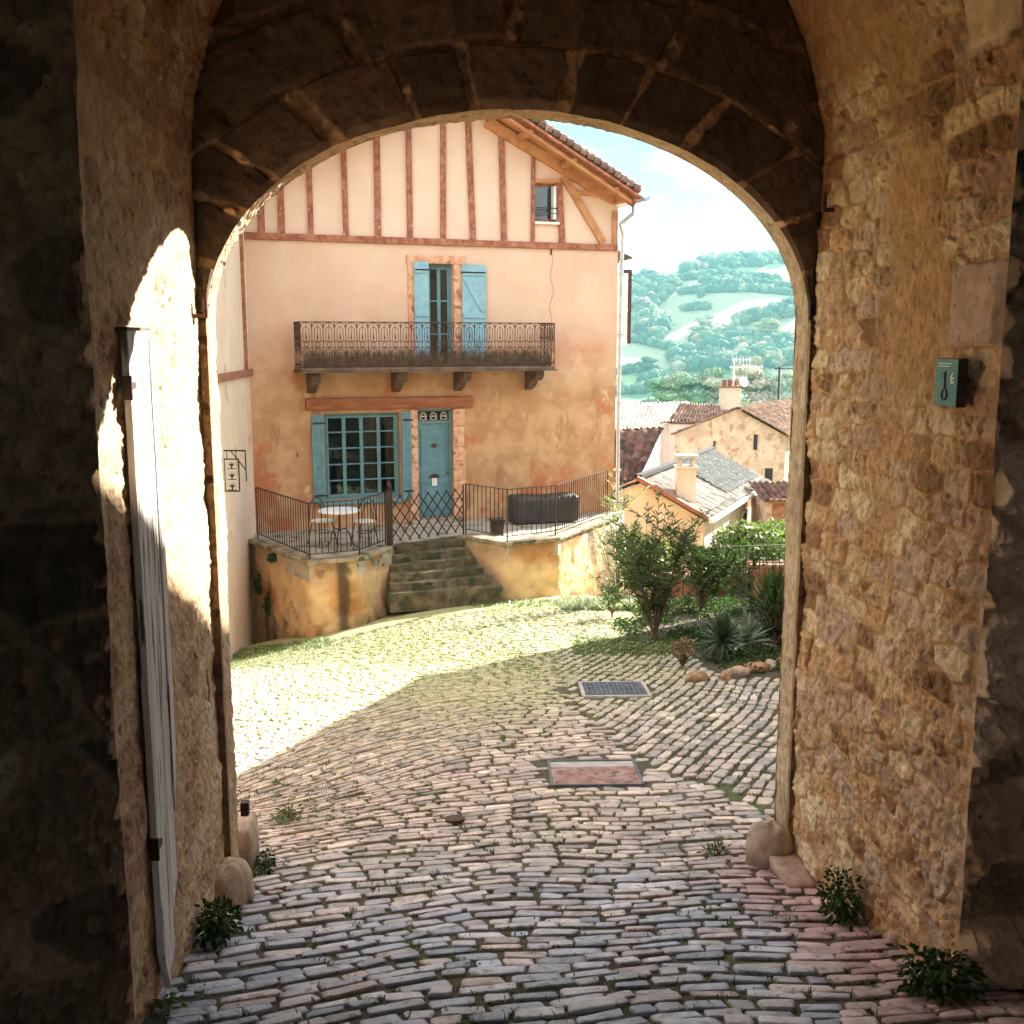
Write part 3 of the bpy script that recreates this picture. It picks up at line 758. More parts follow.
# openings (pixel rectangles measured on the facade)
def opening(px0, py0, px1, py1):
    s0 = hp(px0, (py0 + py1) / 2)[0]; s1 = hp(px1, (py0 + py1) / 2)[0]
    return s0, s1, hp((px0 + px1) / 2, py1)[1], hp((px0 + px1) / 2, py0)[1]
O_att = opening(535.5, 183, 557.5, 222); O_up = opening(427.5, 264, 453.5, 366); O_win = opening(325, 413, 400, 499); O_door = opening(418, 409, 453, 520)
O_up = (O_up[0], O_up[1], hp(440, 371)[1] + .02, O_up[3]); O_door = (O_door[0], O_door[1], .06, O_door[3])
holes = [O_att, O_up, O_win, O_door]
def wall_part(name, z0, z1fn, m, depth=.32, front=0.):
    ss = sorted({S0, S1h, sA} | {h[0] for h in holes} | {h[1] for h in holes}); b = MB()
    for a, c in zip(ss[:-1], ss[1:]):
        mid = (a + c) / 2; hs = sorted([h for h in holes if h[0] <= mid <= h[1]], key=lambda h: h[2])
        lo = z0
        segs = []
        for h in hs:
            if h[3] < z0: continue
            if h[2] > max(z1fn(a), z1fn(c)): continue
            if h[2] > lo: segs.append((lo, lo, h[2], h[2]))
            lo = h[3]
        if z1fn(mid) > lo: segs.append((lo, lo, z1fn(a), z1fn(c)))
        for l0, l1, t0, t1 in segs:
            b.hexa([(a, front, l0), (c, front, l1), (c, depth, l1), (a, depth, l0), (a, front, t0), (c, front, t1), (c, depth, t1), (a, depth, t0)])
    return hb(b, name, m)
wall_part('wall', -2.2, lambda s: zBand, m_facade)
wall_part('gable_wall', zBand, lambda s: roofz(s) - .02, m_panel, front=.03)
DEEP = 9.0
b = MB(); b.box(S1h - .3, S1h, .32, DEEP, -3, roofz(S1h) - .05); b.box(S0, S0 + .3, .32, DEEP, -3, roofz(S0)); 
b.prism([(S0, DEEP, -3), (S1h, DEEP, -3), (S1h, DEEP, roofz(S1h) - .05), (sA, DEEP, zA - .05), (S0, DEEP, roofz(S0) - .05)], (0, .3, 0)); hb(b, 'rear_walls', m_facade)
b = MB(); b.box(S0 + .3, S1h - .3, .33, DEEP, 2.62, 2.75); b.box(S0 + .3, S1h - .3, .33, DEEP, 5.3, 5.42); b.box(S0 + .3, S1h - .3, 3., 3.1, 0, 5.3); b.box(S0 + .3, S1h - .3, .33, DEEP, -.12, .02); hb(b, 'inner_floors', m_dark)
# roof: corrugated canal tiles
def tile_surface(A, B, C, D, pitch=.21, row=.36, amp=.045, lift=.03, seed=1, thick=True):
    """A,B eave ends, C,D ridge ends (C above B)"""
    A, B, C, D = [np.array(p, float) for p in (A, B, C, D)]
    wl = np.linalg.norm(B - A); ln = np.linalg.norm(D - A)
    nx = max(4, int(wl / pitch)) * 6 + 1; rows = max(2, int(ln / row)); 
    tt = []; step = []; rowi = []
    for r in range(rows):
        tt += [r / rows, (r + .97) / rows]; step += [lift, 0.]; rowi += [r, r]
    tt = np.array(tt); step = np.array(step); s = np.linspace(0, 1, nx)
    nrm = np.cross(B - A, D - A); nrm /= np.linalg.norm(nrm); nrm *= np.sign(nrm[2])
    Sg, Tg = np.meshgrid(s, tt, indexing='ij')
    P = ((1 - Sg) * (1 - Tg))[..., None] * A + (Sg * (1 - Tg))[..., None] * B + (Sg * Tg)[..., None] * C + ((1 - Sg) * Tg)[..., None] * D
    ph = Sg * (nx - 1) / 6
    colid = np.floor(ph + .25).astype(int); R = np.broadcast_to(np.array(rowi)[None], colid.shape)
    jit = _h(colid, R, seed) - .5
    hgt = amp * np.sin(ph * 2 * PI) + step[None] * (1 + .5 * jit) + .02 * jit + .03 * fbm(Sg * wl * .5, Tg * ln * .5, 2, seed)
    P = P + nrm * hgt[..., None]
    k1 = _h(colid, R, seed + 3)
    tint = (.55 + .9 * k1)[..., None] * np.stack([1 + 0 * k1, .95 + .15 * jit, .9 + .3 * jit], -1)
    tint = tint * np.where(np.sin(ph * 2 * PI) < -.55, .8, 1.)[..., None]
    return P, tint
def roof_mesh(name, A, B, C, D, par, m=m_tile, loc_frame=True, **k):
    P, t = tile_surface(A, B, C, D, **k)
    o = grid_mesh(name, P, m, None if loc_frame else par, t); 
    if loc_frame: o.parent = par
    return o
OV = .75; OE = .10
sR = S1h + OE; sL = sA - (sR - sA)
zo = .30
roof = MB(); 
rpt = lambda s, y, dz: (s, y, roofz(s) + dz)
for (e, ) in ((sR,), (sL,)):
    A = rpt(e, -OV, .12); Dd = rpt(sA, -OV, .12); q = [A, (e, DEEP + .4, A[2]), (sA, DEEP + .4, Dd[2]), Dd]
    roof.prism(q, (0, 0, .10))
rf = hb(roof, 'roof', m_timber2)
zc = .27
roof_mesh('roof_tiles', rpt(sR + .06, -OV - .05, zc), (sR + .06, DEEP + .4, rpt(sR + .06, 0, zc)[2]), (sA, DEEP + .4, zA + zc), (sA, -OV - .05, zA + zc), rf)
roof_mesh('roof_tiles', rpt(sL - .06, -OV - .05, zc), (sL - .06, DEEP + .4, rpt(sL - .06, 0, zc)[2]), (sA, DEEP + .4, zA + zc), (sA, -OV - .05, zA + zc), rf)
b = MB(); b.bar((sA, -OV - .02, zA + zc + .06), (sA, DEEP, zA + zc + .06), .3, .14); hb(b, 'ridge_tiles', m_tile, rf)
# half-round verge tiles along the gable edge
b = MB(); n_ = 26
for q in range(n_):
    s_ = sA + (sR - sA) * (q + .1) / n_; e_ = sA + (sR - sA) * (q + 1.0) / n_
    b.tube([(s_, -OV - .02, roofz(s_) + zc + .02), (e_, -OV - .03, roofz(e_) + zc + .05)], .085, 8, col=(.6 + .6 * rnd(),) * 3)
hb(b, 'verge_tiles', m_tile, rf, tint=True)
b = MB(); b.bar((sR, -OV - .03, roofz(sR) + .13), (sA, -OV - .03, zA + .13), .05, .22, (0, 1, 0)); b.bar((sL, -OV - .03, roofz(sL) + .13), (sA, -OV - .03, zA + .13), .05, .22, (0, 1, 0)); hb(b, 'barge_board', m_timber, rf)
def timber(a, c, w=.13, m=m_timber, d=.05, y=-.012, name='timber_beam'):
    b = MB(); b.bar((a[0], y, a[1]), (c[0], y, c[1]), w, d, (0, 1, 0)); return hb(b, name, m, bevel=.008)
# studs, slightly crooked
for px0, px1, w in ((309, 311, .10), (344, 346, .10), (377, 378, .12), (409, 410, .11), (443, 443, .11), (470, 473, .12), (502, 504, .12), (533, 532.5, .08)):
    s1, z1 = hp(px1, 238); s0, z0 = hp(px0, 170); d = (s1 - s0) / (z1 - z0); zt = roofz(s0) - .06
    timber((s1, zBand + .05), (s1 + d * (zt - z1), zt), w)
timber((hp(562, 240)[0], zBand + .05), (hp(559, 180)[0], roofz(hp(559, 180)[0]) - .3), .13)
for pxx in (282, 262): s1 = hp(pxx, 238)[0]; timber((s1, zBand + .05), (s1, roofz(s1) - .2), .12)
timber((S0, zBand), (S1h - .02, zBand - .005), .13, d=.09)                                     # the long rail
timber(hp(486, 122), hp(613, 200), .22, m_timber2, .10, -.03)    # rafter under the eaves
timber(hp(563, 176), hp(603, 243), .15, m_timber2, .07); timber(hp(577, 192), hp(611, 196), .10, m_timber2, .07)
timber((S1h - .08, zBand), (S1h - .08, roofz(S1h) - .1), .12, m_timber2, .06)
timber(hp(535, 181), hp(560, 181), .07, m_timber2, .08)
# purlin ends carrying the overhang
for q in range(4):
    s_ = sA + (sR - .1 - sA) * (q + .5) / 4 + .1; z_ = roofz(s_) + .03
    b = MB(); b.bar((s_, .2, z_), (s_, -OV + .02, z_), .11, .12); hb(b, 'purlin_end', m_timber2, rf, bevel=.01)
b = MB(); b.bar((S1h - .05, -OV + .05, roofz(S1h) - .0), (sA + .3, -OV + .05, zA - .15), .06, .10, (0, 1, 0)); hb(b, 'fly_rafter', m_timber2, rf)
# rafter feet under the right eave, gutter and downpipe
for q in range(9):
    y = -OV + .15 + q * 1.05
    b = MB(); b.bar((S1h - .1, y, roofz(S1h - .1) + .02), (sR - .02, y, roofz(sR) + .02), .09, .12); hb(b, 'rafter_foot', m_timber, rf)
b = MB(); g = [(.085 * math.cos(a), .085 * math.sin(a)) for a in np.linspace(PI, 2 * PI, 9)]
vs = []; fs = []
for y in (-OV - .1, DEEP):
    for (dx, dz) in g: vs.append((sR + .13 + dx, y, roofz(sR) + .16 + dz))
    for (dx, dz) in g[::-1]: vs.append((sR + .13 + dx * .9, y, roofz(sR) + .162 + dz * .9))
nn_ = 18
fs = [(i, (i + 1) % nn_, nn_ + (i + 1) % nn_, nn_ + i) for i in range(nn_)]
b.add(vs, fs); hb(b, 'gutter', m_zinc)
b = MB(); gz0 = roofz(sR) + .08
b.tube([(sR + .13, -.25, gz0), (sR + .13, -.25, gz0 - .2), (sR - .1, -.1, gz0 - .42), (S1h + .10, -.02, gz0 - .62), (S1h + .08, -.02, gz0 - 2), (S1h + .07, -.02, 1.4), (S1h + .08, -.03, -1.6)], .042, 10)
for zz in (-.6, .9, 2.4, 3.9, 5.2): b.box(S1h + .02, S1h + .14, -.075, .03, zz, zz + .04)
hb(b, 'downpipe', m_zinc, smooth=False)
b = MB(); b.tube([(S1h + .03, -.05, 5.5), (S1h + .02, -.05, 2.2), (S1h + .04, -.05, -.8)], .012, 5); hb(b, 'cable', m_white)
# shutters and little canopy sticking out of the side wall
def side_leaf(y, s0, s1, z0, z1, m, lab):
    b = MB(); b.box(s0, s1, y - .02, y + .02, z0, z1); 
    b.bar((s0 + .03, y - .03, z0 + .1), (s1 - .03, y - .03, (z0 + z1) / 2 - .1), .05, .02, (0, 1, 0)); b.bar((s0 + .03, y - .03, z1 - .1), (s1 - .03, y - .03, (z0 + z1) / 2 + .1), .05, .02, (0, 1, 0))
    for zz in (z0 + .05, (z0 + z1) / 2 - .04, z1 - .12): b.box(s0, s1, y - .035, y - .021, zz, zz + .07)
    o = hb(b, 'shutter', m); o['label'] = lab
zc1, zc0 = hp(620, 272)[1], hp(620, 346)[1]
side_leaf(.35, S1h + .14, S1h + .42, zc0, zc1, m_white, 'white side shutter'); side_leaf(.65, S1h + .40, S1h + .66, zc0 + .05, zc1 + .1, m_darkred, 'dark red side shutter')
b = MB(); b.prism([(S1h, .5, zc1 + .55), (S1h + .6, .5, zc1 + .32), (S1h + .6, 1.9, zc1 + .32), (S1h, 1.9, zc1 + .55)], (0, 0, .05)); b.bar((S1h, .6, zc1 + .15), (S1h + .5, .6, zc1 + .34), .06, .06); b.bar((S1h, 1.8, zc1 + .15), (S1h + .5, 1.8, zc1 + .34), .06, .06)
hb(b, 'side_canopy', m_balc)

# --- joinery
def casement(name, O, cols, rows, m, depth=.16, fw=.06, curtain=True, bars=.025, lab=None, sash=True):
    s0, s1, z0, z1 = O; y0 = depth
    b = MB()
    b.box(s0, s0 + fw, y0 - .03, y0 + .05, z0, z1); b.box(s1 - fw, s1, y0 - .03, y0 + .05, z0, z1)
    b.box(s0 + fw, s1 - fw, y0 - .03, y0 + .05, z1 - fw, z1); b.box(s0 + fw, s1 - fw, y0 - .03, y0 + .05, z0, z0 + fw)
    fr = hb(b, name, m, bevel=.004)
    a, c = s0 + fw, s1 - fw; w = (c - a) / cols
    for q in range(cols):
        l, r = a + q * w, a + (q + 1) * w; st = .035 if sash else .012
        b = MB(); yy = y0 - .045
        b.box(l + .002, l + st, yy, y0 + .02, z0 + fw + .002, z1 - fw - .002); b.box(r - st, r - .002, yy, y0 + .02, z0 + fw + .002, z1 - fw - .002)
        b.box(l + st, r - st, yy, y0 + .02, z0 + fw + .002, z0 + fw + .04); b.box(l + st, r - st, yy, y0 + .02, z1 - fw - .04, z1 - fw - .002)
        for k_ in range(1, rows):
            zz = z0 + fw + (z1 - z0 - 2 * fw) * k_ / rows; b.box(l + st, r - st, yy + .01, y0 + .01, zz - bars / 2, zz + bars / 2)
        hb(b, 'sash', m, fr)
        b = MB(); b.box(l + st + .001, r - st - .001, y0 - .008, y0 - .004, z0 + fw + .041, z1 - fw - .041); hb(b, 'pane', m_glass2, fr)
    return fr
m_glass2 = bpy.data.materials.new('clear_pane'); m_glass2.use_nodes = True
nt = m_glass2.node_tree; nt.nodes.clear()
o_ = nt.nodes.new('ShaderNodeOutputMaterial'); gl = nt.nodes.new('ShaderNodeBsdfGlossy'); gl.inputs['Roughness'].default_value = .04; gl.inputs['Color'].default_value = (.9, .95, 1, 1)
tr = nt.nodes.new('ShaderNodeBsdfTransparent'); tr.inputs['Color'].default_value = (.75, .78, .76, 1); mx = nt.nodes.new('ShaderNodeMixShader'); fz = nt.nodes.new('ShaderNodeFresnel'); fz.inputs['IOR'].default_value = 1.5
nt.links.new(fz.outputs[0], mx.inputs[0]); nt.links.new(tr.outputs[0], mx.inputs[1]); nt.links.new(gl.outputs[0], mx.inputs[2]); nt.links.new(mx.outputs[0], o_.inputs['Surface'])
def curtain(s0, s1, z0, z1, y=.27):
    b = MB(); n = 24; vs = []; fs = []
    for i in range(n + 1):
        s_ = s0 + (s1 - s0) * i / n; yy = y + .02 * math.sin(i * 1.9)
        vs += [(s_, yy, z0), (s_, yy, z1)]
    fs = [(2 * i, 2 * i + 2, 2 * i + 3, 2 * i + 1) for i in range(n)]
    b.add(vs, fs); hb(b, 'curtain', m_curtain)
casement('window', O_win, 4, 5, m_blue)['label'] = 'wide blue ground floor window of four narrow casements'
wz = O_win[3] - O_win[2]; ww = O_win[1] - O_win[0]
curtain(O_win[0] + ww * .50, O_win[0] + ww * .72, O_win[2] + .1, O_win[3] - .05); curtain(O_win[0] + ww * .84, O_win[1] - .03, O_win[2] + .1, O_win[3] - .05)
casement('french_window', O_up, 2, 3, m_blue, bars=.03)['label'] = 'blue french window behind the balcony'
curtain(O_up[0] + .3, O_up[1] - .06, O_up[2] + .5, O_up[3] - .1)
aw = casement('attic_window', (O_att[0], O_att[1], O_att[2], O_att[3]), 1, 1, m_timber, fw=.02, sash=False); aw['label'] = 'small open attic window'
b = MB(); b.box(O_att[1] - .10, O_att[1] - .04, -.03, .12, O_att[2] + .06, O_att[3] - .06); hb(b, 'attic_shutter', m_white)
b = MB(); b.bar((O_att[0], -.03, O_att[2] + .28), (O_att[1], -.03, O_att[2] + .28), .02, .02); b.bar((O_att[0], -.03, O_att[2] + .18), (O_att[1], -.03, O_att[2] + .18), .015, .015); hb(b, 'safety_bar', m_iron)
b = MB(); b.box(O_att[0] - .03, O_att[1] + .03, -.06, .2, O_att[2] - .05, O_att[2]); hb(b, 'attic_sill', m_white)
# surrounds
b = MB(); s = (hp(408, 300)[0], hp(464, 300)[0]); zt = hp(437, 256)[1]; zb = hp(437, 371)[1]
b.box(s[0], O_up[0] - .001, -.045, .1, zb, O_up[3]); b.box(O_up[1] + .001, s[1], -.045, .1, zb, O_up[3]); b.box(s[0] - .03, s[1] + .03, -.05, .1, O_up[3] + .001, zt); hb(b, 'window_surround', m_stonetrim, bevel=.01)
b = MB(); bR = MB(); s = (hp(410.5, 460)[0], hp(464, 460)[0])
zz = .0
while zz < O_door[3] - .1:
    hh = ru(.3, .5); e = min(zz + hh, O_door[3]); o1 = ru(0, .04); o2 = ru(0, .04)
    b.box(s[0] - o1, O_door[0] - .001, -.05, .2, zz + .006, e); bR.box(O_door[1] + .001, s[1] + o2, -.05, .2, zz + .006, e); zz = e
hb(b, 'door_jamb', m_stonetrim, bevel=.012); hb(bR, 'door_jamb', m_stonetrim, bevel=.012)
b = MB(); sL_, _ = hp(305, 405); sR_, _ = hp(471, 402); zl = hp(390, 409)[1]; zh = hp(390, 397)[1]
b.bar((sL_, -.05, (zl + zh) / 2 + .01), (sR_, -.05, (zl + zh) / 2), zh - zl - .01, .13, (0, 1, 0)); hb(b, 'lintel', m_lintel, bevel=.015)
b = MB(); b.box(O_win[0] - .12, O_win[1] + .12, -.09, .1, O_win[2] - .09, O_win[2] - .003); hb(b, 'window_sill', m_blue, bevel=.008)
# door with transom
D0, D1, DZ0, DZ1 = O_door; dt = hp(436, 424)[1]
b = MB(); b.box(D0 + .002, D0 + .05, .10, .2, DZ0, DZ1 - .002); b.box(D1 - .05, D1 - .002, .10, .2, DZ0, DZ1 - .002); b.box(D0 + .05, D1 - .05, .10, .2, dt, dt + .06); b.box(D0 + .05, D1 - .05, .10, .2, DZ1 - .05, DZ1 - .002); hb(b, 'door_frame', m_blue, bevel=.004)
b = MB(); b.box(D0 + .052, D1 - .052, .13, .17, DZ0 + .01, dt - .004)
dm = (D0 + D1) / 2; dw = (D1 - D0) / 2 - .052
for (za, zb_) in ((DZ0 + .08, DZ0 + .78), (DZ0 + .88, dt - .1)):
    b.box(D0 + .1, D0 + .13, .112, .131, za, zb_); b.box(D1 - .13, D1 - .1, .112, .131, za, zb_); b.box(D0 + .131, D1 - .131, .112, .131, za, za + .03); b.box(D0 + .131, D1 - .131, .112, .131, zb_ - .03, zb_)
b.box(D0 + .2, D1 - .2, .118, .131, DZ0 + .2, DZ0 + .66)
door = hb(b, 'front_door', m_blue, bevel=.003)
b = MB(); zz = hp(434, 446)[1]; b.add([(dm - .09, .105, zz), (dm, .10, zz - .035), (dm + .09, .105, zz), (dm, .10, zz + .05), (dm, .128, zz)], [(0, 1, 3), (1, 2, 3), (0, 4, 1), (1, 4, 2)]); b.tube([(dm - .03, .10, zz - .02), (dm, .09, zz - .045), (dm + .03, .10, zz - .02)], .008, 6); hb(b, 'knocker', m_rust, door)
b = MB(); zz = hp(434, 477)[1]; b.box(dm - .11, dm + .11, .095, .13, zz - .03, zz + .02); b.box(dm - .07, dm + .07, .10, .13, zz + .02, zz + .045); hb(b, 'letter_box', m_rust, door)
b = MB(); b.box(dm - .055, dm + .055, .098, .104, zz - .20, zz - .04); hb(b, 'paper_note', m_white, door)
b = MB(); b.tube([(D1 - .09, .13, DZ0 + .95), (D1 - .09, .07, DZ0 + .95)], .02, 8); hb(b, 'door_knob', m_rust, door)
fr_ = MB(); fr_.box(D0 + .051, D1 - .051, .15, .155, dt + .061, DZ1 - .051); tr_ = hb(fr_, 'transom_pane', m_glass2)
b = MB()
for q in range(3):
    cx_ = D0 + .05 + (q + .5) * (D1 - D0 - .1) / 3; cz_ = (dt + DZ1) / 2
    b.tube([(cx_ + .07 * math.cos(a), .125, cz_ + .08 * math.sin(a)) for a in np.linspace(0, 2 * PI, 10, False)], .008, 5, closed=True)
    b.tube([(cx_ - .08, .125, cz_ - .09), (cx_, .125, cz_ + .09), (cx_ + .08, .125, cz_ - .09)], .007, 5); b.tube([(cx_ - .04, .12, cz_), (cx_ + .04, .12, cz_)], .014, 5)
hb(b, 'transom_ironwork', m_cream, tr_)
b = MB(); b.box(D0 - .2, D1 + .2, -.38, .1, .0, .055); b.box(D0 - .45, D1 + .35, -.70, -.385, -.02, .035); hb(b, 'doorstep', m_slab, bevel=.012)
# shutters on the facade
def shutter(name, s0, s1, z0, z1, m, kind, n0=.03, par=house, lab=None):
    b = MB(); y1 = -n0; y0 = y1 - .035
    b.box(s0, s1, y0, y1, z0, z1); w = s1 - s0
    if kind == 'panel':
        k_ = [z0, z0 + (z1 - z0) * .34, z0 + (z1 - z0) * .67, z1]
        for a_, c_ in zip(k_[:-1], k_[1:]):
            b.box(s0, s0 + .05, y0 - .014, y0 - .0005, a_, c_); b.box(s1 - .05, s1, y0 - .014, y0 - .0005, a_, c_)
            b.box(s0 + .051, s1 - .051, y0 - .014, y0 - .0005, a_, a_ + .05); b.box(s0 + .051, s1 - .051, y0 - .014, y0 - .0005, c_ - .05, c_)
            b.box(s0 + .09, s1 - .09, y0 - .009, y0 - .0005, a_ + .09, c_ - .09)
    else:
        for q in range(1, 4): x = s0 + w * q / 4; b.box(x - .004, x + .004, y0 - .002, y0 - .0005, z0, z1)
        for zz in (z0 + .12, (z0 + z1) / 2 - .05, z1 - .22): b.box(s0 + .01, s1 - .01, y0 - .025, y0 - .0005, zz, zz + .1)
        if kind == 'z': b.bar((s0 + .05, y0 - .014, z1 - .26), (s1 - .05, y0 - .014, (z0 + z1) / 2 + .08), .09, .022, (0, 1, 0)); b.bar((s0 + .05, y0 - .014, (z0 + z1) / 2 - .08), (s1 - .05, y0 - .014, z0 + .26), .09, .022, (0, 1, 0))
    o = hb(b, name, m, bevel=.003)
    if lab: o['label'] = lab
    for zz in (z0 + .16, z1 - .16):
      b = MB(); b.box(s0 + .02 if kind != 'z' else s0 - .03, s1 + .03 if kind != 'z' else s1 - .02, y0 - .031, y0 - .0255, zz - .015, zz + .015)
      hb(b, 'strap_hinge', m_iron, o)
    return o
q_ = opening(312, 415, 324.5, 503); shutter('shutter', q_[0], q_[1] - .01, q_[2], q_[3], m_blue, 'panel', lab='blue panelled shutter beside the wide window')
q_ = opening(400.5, 412, 411, 499); shutter('shutter', q_[0] + .02, q_[1], q_[2] + .02, q_[3], m_blue, 'panel', lab='blue panelled shutter between window and door')
q_ = opening(413.5, 262, 428, 366); shutter('shutter', q_[0], q_[1], q_[2] + .03, q_[3], m_blue2, 'plain', n0=.06, lab='pale blue board shutter of the balcony door')
q_ = opening(461, 265, 484.5, 367); shutter('shutter', q_[0], q_[1], q_[2] + .03, q_[3], m_blue2, 'z', n0=.06, lab='pale blue shutter with diagonal brace')
# --- balcony
BN = .85
bs0, bz = hp(300, 369, BN); bs1, _ = hp(556, 369, BN); zsl = hp(430, 372.5, BN)[1]; zst = zsl + .11; zrt = hp(430, 322.5, BN)[1]
b = MB(); b.box(bs0 + .02, bs1 - .02, -BN, -.002, zsl + .04, zst); b.box(bs0 - .02, bs1 + .02, -BN - .03, -.002, zsl + .01, zsl + .039); bal = hb(b, 'balcony', m_balc, bevel=.01)
def rtube(b, pts, r=.008, n=5, closed=False): b.tube(pts, r, n, closed=closed)
def balcony_side(P0, P1, nb):
    """decorative railing between two plan points (local x,y)"""
    b = MB(); P0 = Vector((*P0, 0)); P1 = Vector((*P1, 0)); d = (P1 - P0); L_ = d.length; d = d / L_
    def at_(u, z): p = P0 + d * u; return (p.x, p.y, z)
    H_ = zrt - zst
    z_b, z_m1, z_m2, z_t = zst + .04, zst + H_ * .44, zst + H_ * .58, zrt
    b.bar(at_(0, z_t), at_(L_, z_t), .035, .018)
    for z_ in (z_b, z_m1, z_m2): b.bar(at_(0, z_), at_(L_, z_), .014, .014)
    w = L_ / nb
    for i in range(nb + 1): b.bar(at_(i * w, zst - .02), at_(i * w, z_t), .012, .012, (0, 1, 0) if abs(d.y) < .5 else (1, 0, 0))
    for i in range(nb):
        c = (i + .5) * w; r_ = w * .5
        rtube(b, [at_(c + .046 * math.cos(a), (z_m1 + z_m2) / 2 + .046 * math.sin(a)) for a in np.linspace(0, 2 * PI, 10, False)], .007, 4, True)
        rtube(b, [at_(c + r_ * .98 * math.cos(a), z_t - r_ - .01 + r_ * math.sin(a)) for a in np.linspace(0, PI, 7)], .007, 4)
        rtube(b, [at_(c + r_ * .55 * math.cos(a), z_t - r_ - .06 + r_ * .75 * math.sin(a)) for a in np.linspace(0, PI, 6)] , .006, 4)
        for sg in (-1, 1): b.bar(at_(c + sg * r_ * .55, z_m2), at_(c + sg * r_ * .55, z_t - r_ - .06), .009, .009, (0, 1, 0) if abs(d.y) < .5 else (1, 0, 0))
        b.bar(at_(c, z_m2), at_(c, z_t), .008, .008, (0, 1, 0) if abs(d.y) < .5 else (1, 0, 0))
        rtube(b, [at_(c + r_ * .9 * math.cos(a), z_m1 - .02 - r_ * 1.1 + r_ * 1.1 * math.sin(a)) for a in np.linspace(0, PI, 7)], .007, 4)
        rtube(b, [at_(c + r_ * .9 * math.cos(a), z_b + r_ + r_ * math.sin(a)) for a in np.linspace(PI, 2 * PI, 7)], .007, 4)
        b.tube([at_(c, z_m2 + .05), at_(c, z_m2 + .11), at_(c, z_m2 + .16)], .016, 4, r2=.003)
    return b
rl = hb(balcony_side((bs0 + .03, -BN + .02), (bs1 - .03, -BN + .02), 24), 'balcony_railing', m_rust, bal)
hb(balcony_side((bs0 + .03, -.06), (bs0 + .03, -BN + .02), 4), 'balcony_railing', m_rust, bal); hb(balcony_side((bs1 - .03, -.06), (bs1 - .03, -BN + .02), 4), 'balcony_railing', m_rust, bal)
for px_ in (314, 400, 463, 535):
    s_ = hp(px_, 380, .4)[0]; b = MB(); prof = [(0, zsl + .005), (-.70, zsl + .005), (-.72, zsl - .10), (-.58, zsl - .20), (-.42, zsl - .17), (-.28, zsl - .30), (-.12, zsl - .38), (0, zsl - .42)]
    b.prism([(s_ - .09, y, z) for y, z in prof], (.18, 0, 0)); hb(b, 'corbel', m_balc, bal, bevel=.015)
# narrow dark brown strip of thin blades along the foot of the balcony railing
V_, F_, T_ = [], [], []
rr_ = np.random.default_rng(9); nb_ = 2600
xs = rr_.uniform(bs0 + .08, bs1 - .08, nb_); ys = -BN + .055 + rr_.random(nb_) * .05; hh_ = (zrt - zst) * (.34 + .12 * rr_.random(nb_)); ln_ = (rr_.random(nb_) - .5) * .09
V_ = np.stack([np.stack([xs - .006, ys, np.full(nb_, zst)], 1), np.stack([xs + .006, ys, np.full(nb_, zst)], 1), np.stack([xs + ln_, ys, zst + hh_], 1)], 1).reshape(-1, 3)
F_ = np.arange(nb_ * 3).reshape(-1, 3)
o = np_mesh('railing_foot_strip', V_, F_, m_bract, None, None, False); o.parent = bal
# small cracks and fixings on the render
b = MB(); pts_ = [hp(x, y) for x, y in ((551, 246), (553, 262), (550, 275), (554, 292), (549, 306), (552, 320), (550, 334))]
for a, c in zip(pts_[:-1], pts_[1:]): b.bar((a[0], -.002, a[1]), (c[0], -.002, c[1]), .012, .006, (0, 1, 0))
hb(b, 'wall_crack', m_timber2)
b = MB(); s_, z_ = hp(551, 249); b.box(s_ - .06, s_ + .06, -.03, .01, z_, z_ + .03); b.box(s_ - .012, s_ + .012, -.03, .01, z_ - .12, z_); hb(b, 'iron_tie', m_rust)
b = MB(); s_, z_ = hp(297, 453); b.tube([(s_, .0, z_), (s_, -.05, z_), (s_, -.06, z_ - .08)], .012, 5); hb(b, 'wall_hook', m_rust)

# ------------------------------------------------------------------ neighbour house on the left
nA = at(251, 400, 20.75); nB_ = Vector((nA.x + .62, 15.2, 0)); nA.z = 0
ndir = (nB_ - nA).normalized(); nout = Vector((-ndir.y, ndir.x, 0))
if nout.x < 0: nout = -nout
neigh = empty('neighbour_house', (nB_.x, nB_.y, -5.4), 0, 'pale pink rendered house edge with a timber post, left of the terrace', 'house')
back = -nout * 6
def nq(a, z0, z1, th): return None
b = MB()
p0 = nB_; p1 = nA
b.hexa([p0 + Vector((0, 0, -7)), p1 + Vector((0, 0, -7)), p1 + back + Vector((0, 0, -7)), p0 + back + Vector((0, 0, -7)), p0 + Vector((0, 0, 2.7)), p1 + Vector((0, 0, 2.7)), p1 + back + Vector((0, 0, 2.7)), p0 + back + Vector((0, 0, 2.7))])
nw = b.build('wall', m_neigh, neigh)
def npos(t, z, o=0.): p = nA.lerp(nB_, t) + nout * o; return Vector((p.x, p.y, z))
b = MB(); b.bar(npos(.12, -.55, .02), npos(.12, 2.6, .02), .14, .07, nout); b.build('timber_post', m_timber, neigh, bevel=.01)
b = MB(); b.bar(npos(-.01, -.62, .025), npos(.75, -.60, .025), .13, .08, nout); b.build('timber_rail', m_timber, neigh, bevel=.01)
e0 = nB_ + nout * .35 + ndir * .4; e1 = nA + nout * .35 - ndir * .05; rdg = -nout * 3.2
def v3(p, z): return (p.x, p.y, z)
roof_mesh('roof', v3(e0, 2.67), v3(e1, 2.67), v3(e1 + rdg, 4.15), v3(e0 + rdg, 4.15), neigh, loc_frame=False, seed=7)
roof_mesh('roof', v3(e0 - nout * 6.7, 2.67), v3(e1 - nout * 6.7, 2.67), v3(e1 + rdg, 4.15), v3(e0 + rdg, 4.15), neigh, loc_frame=False, seed=8)
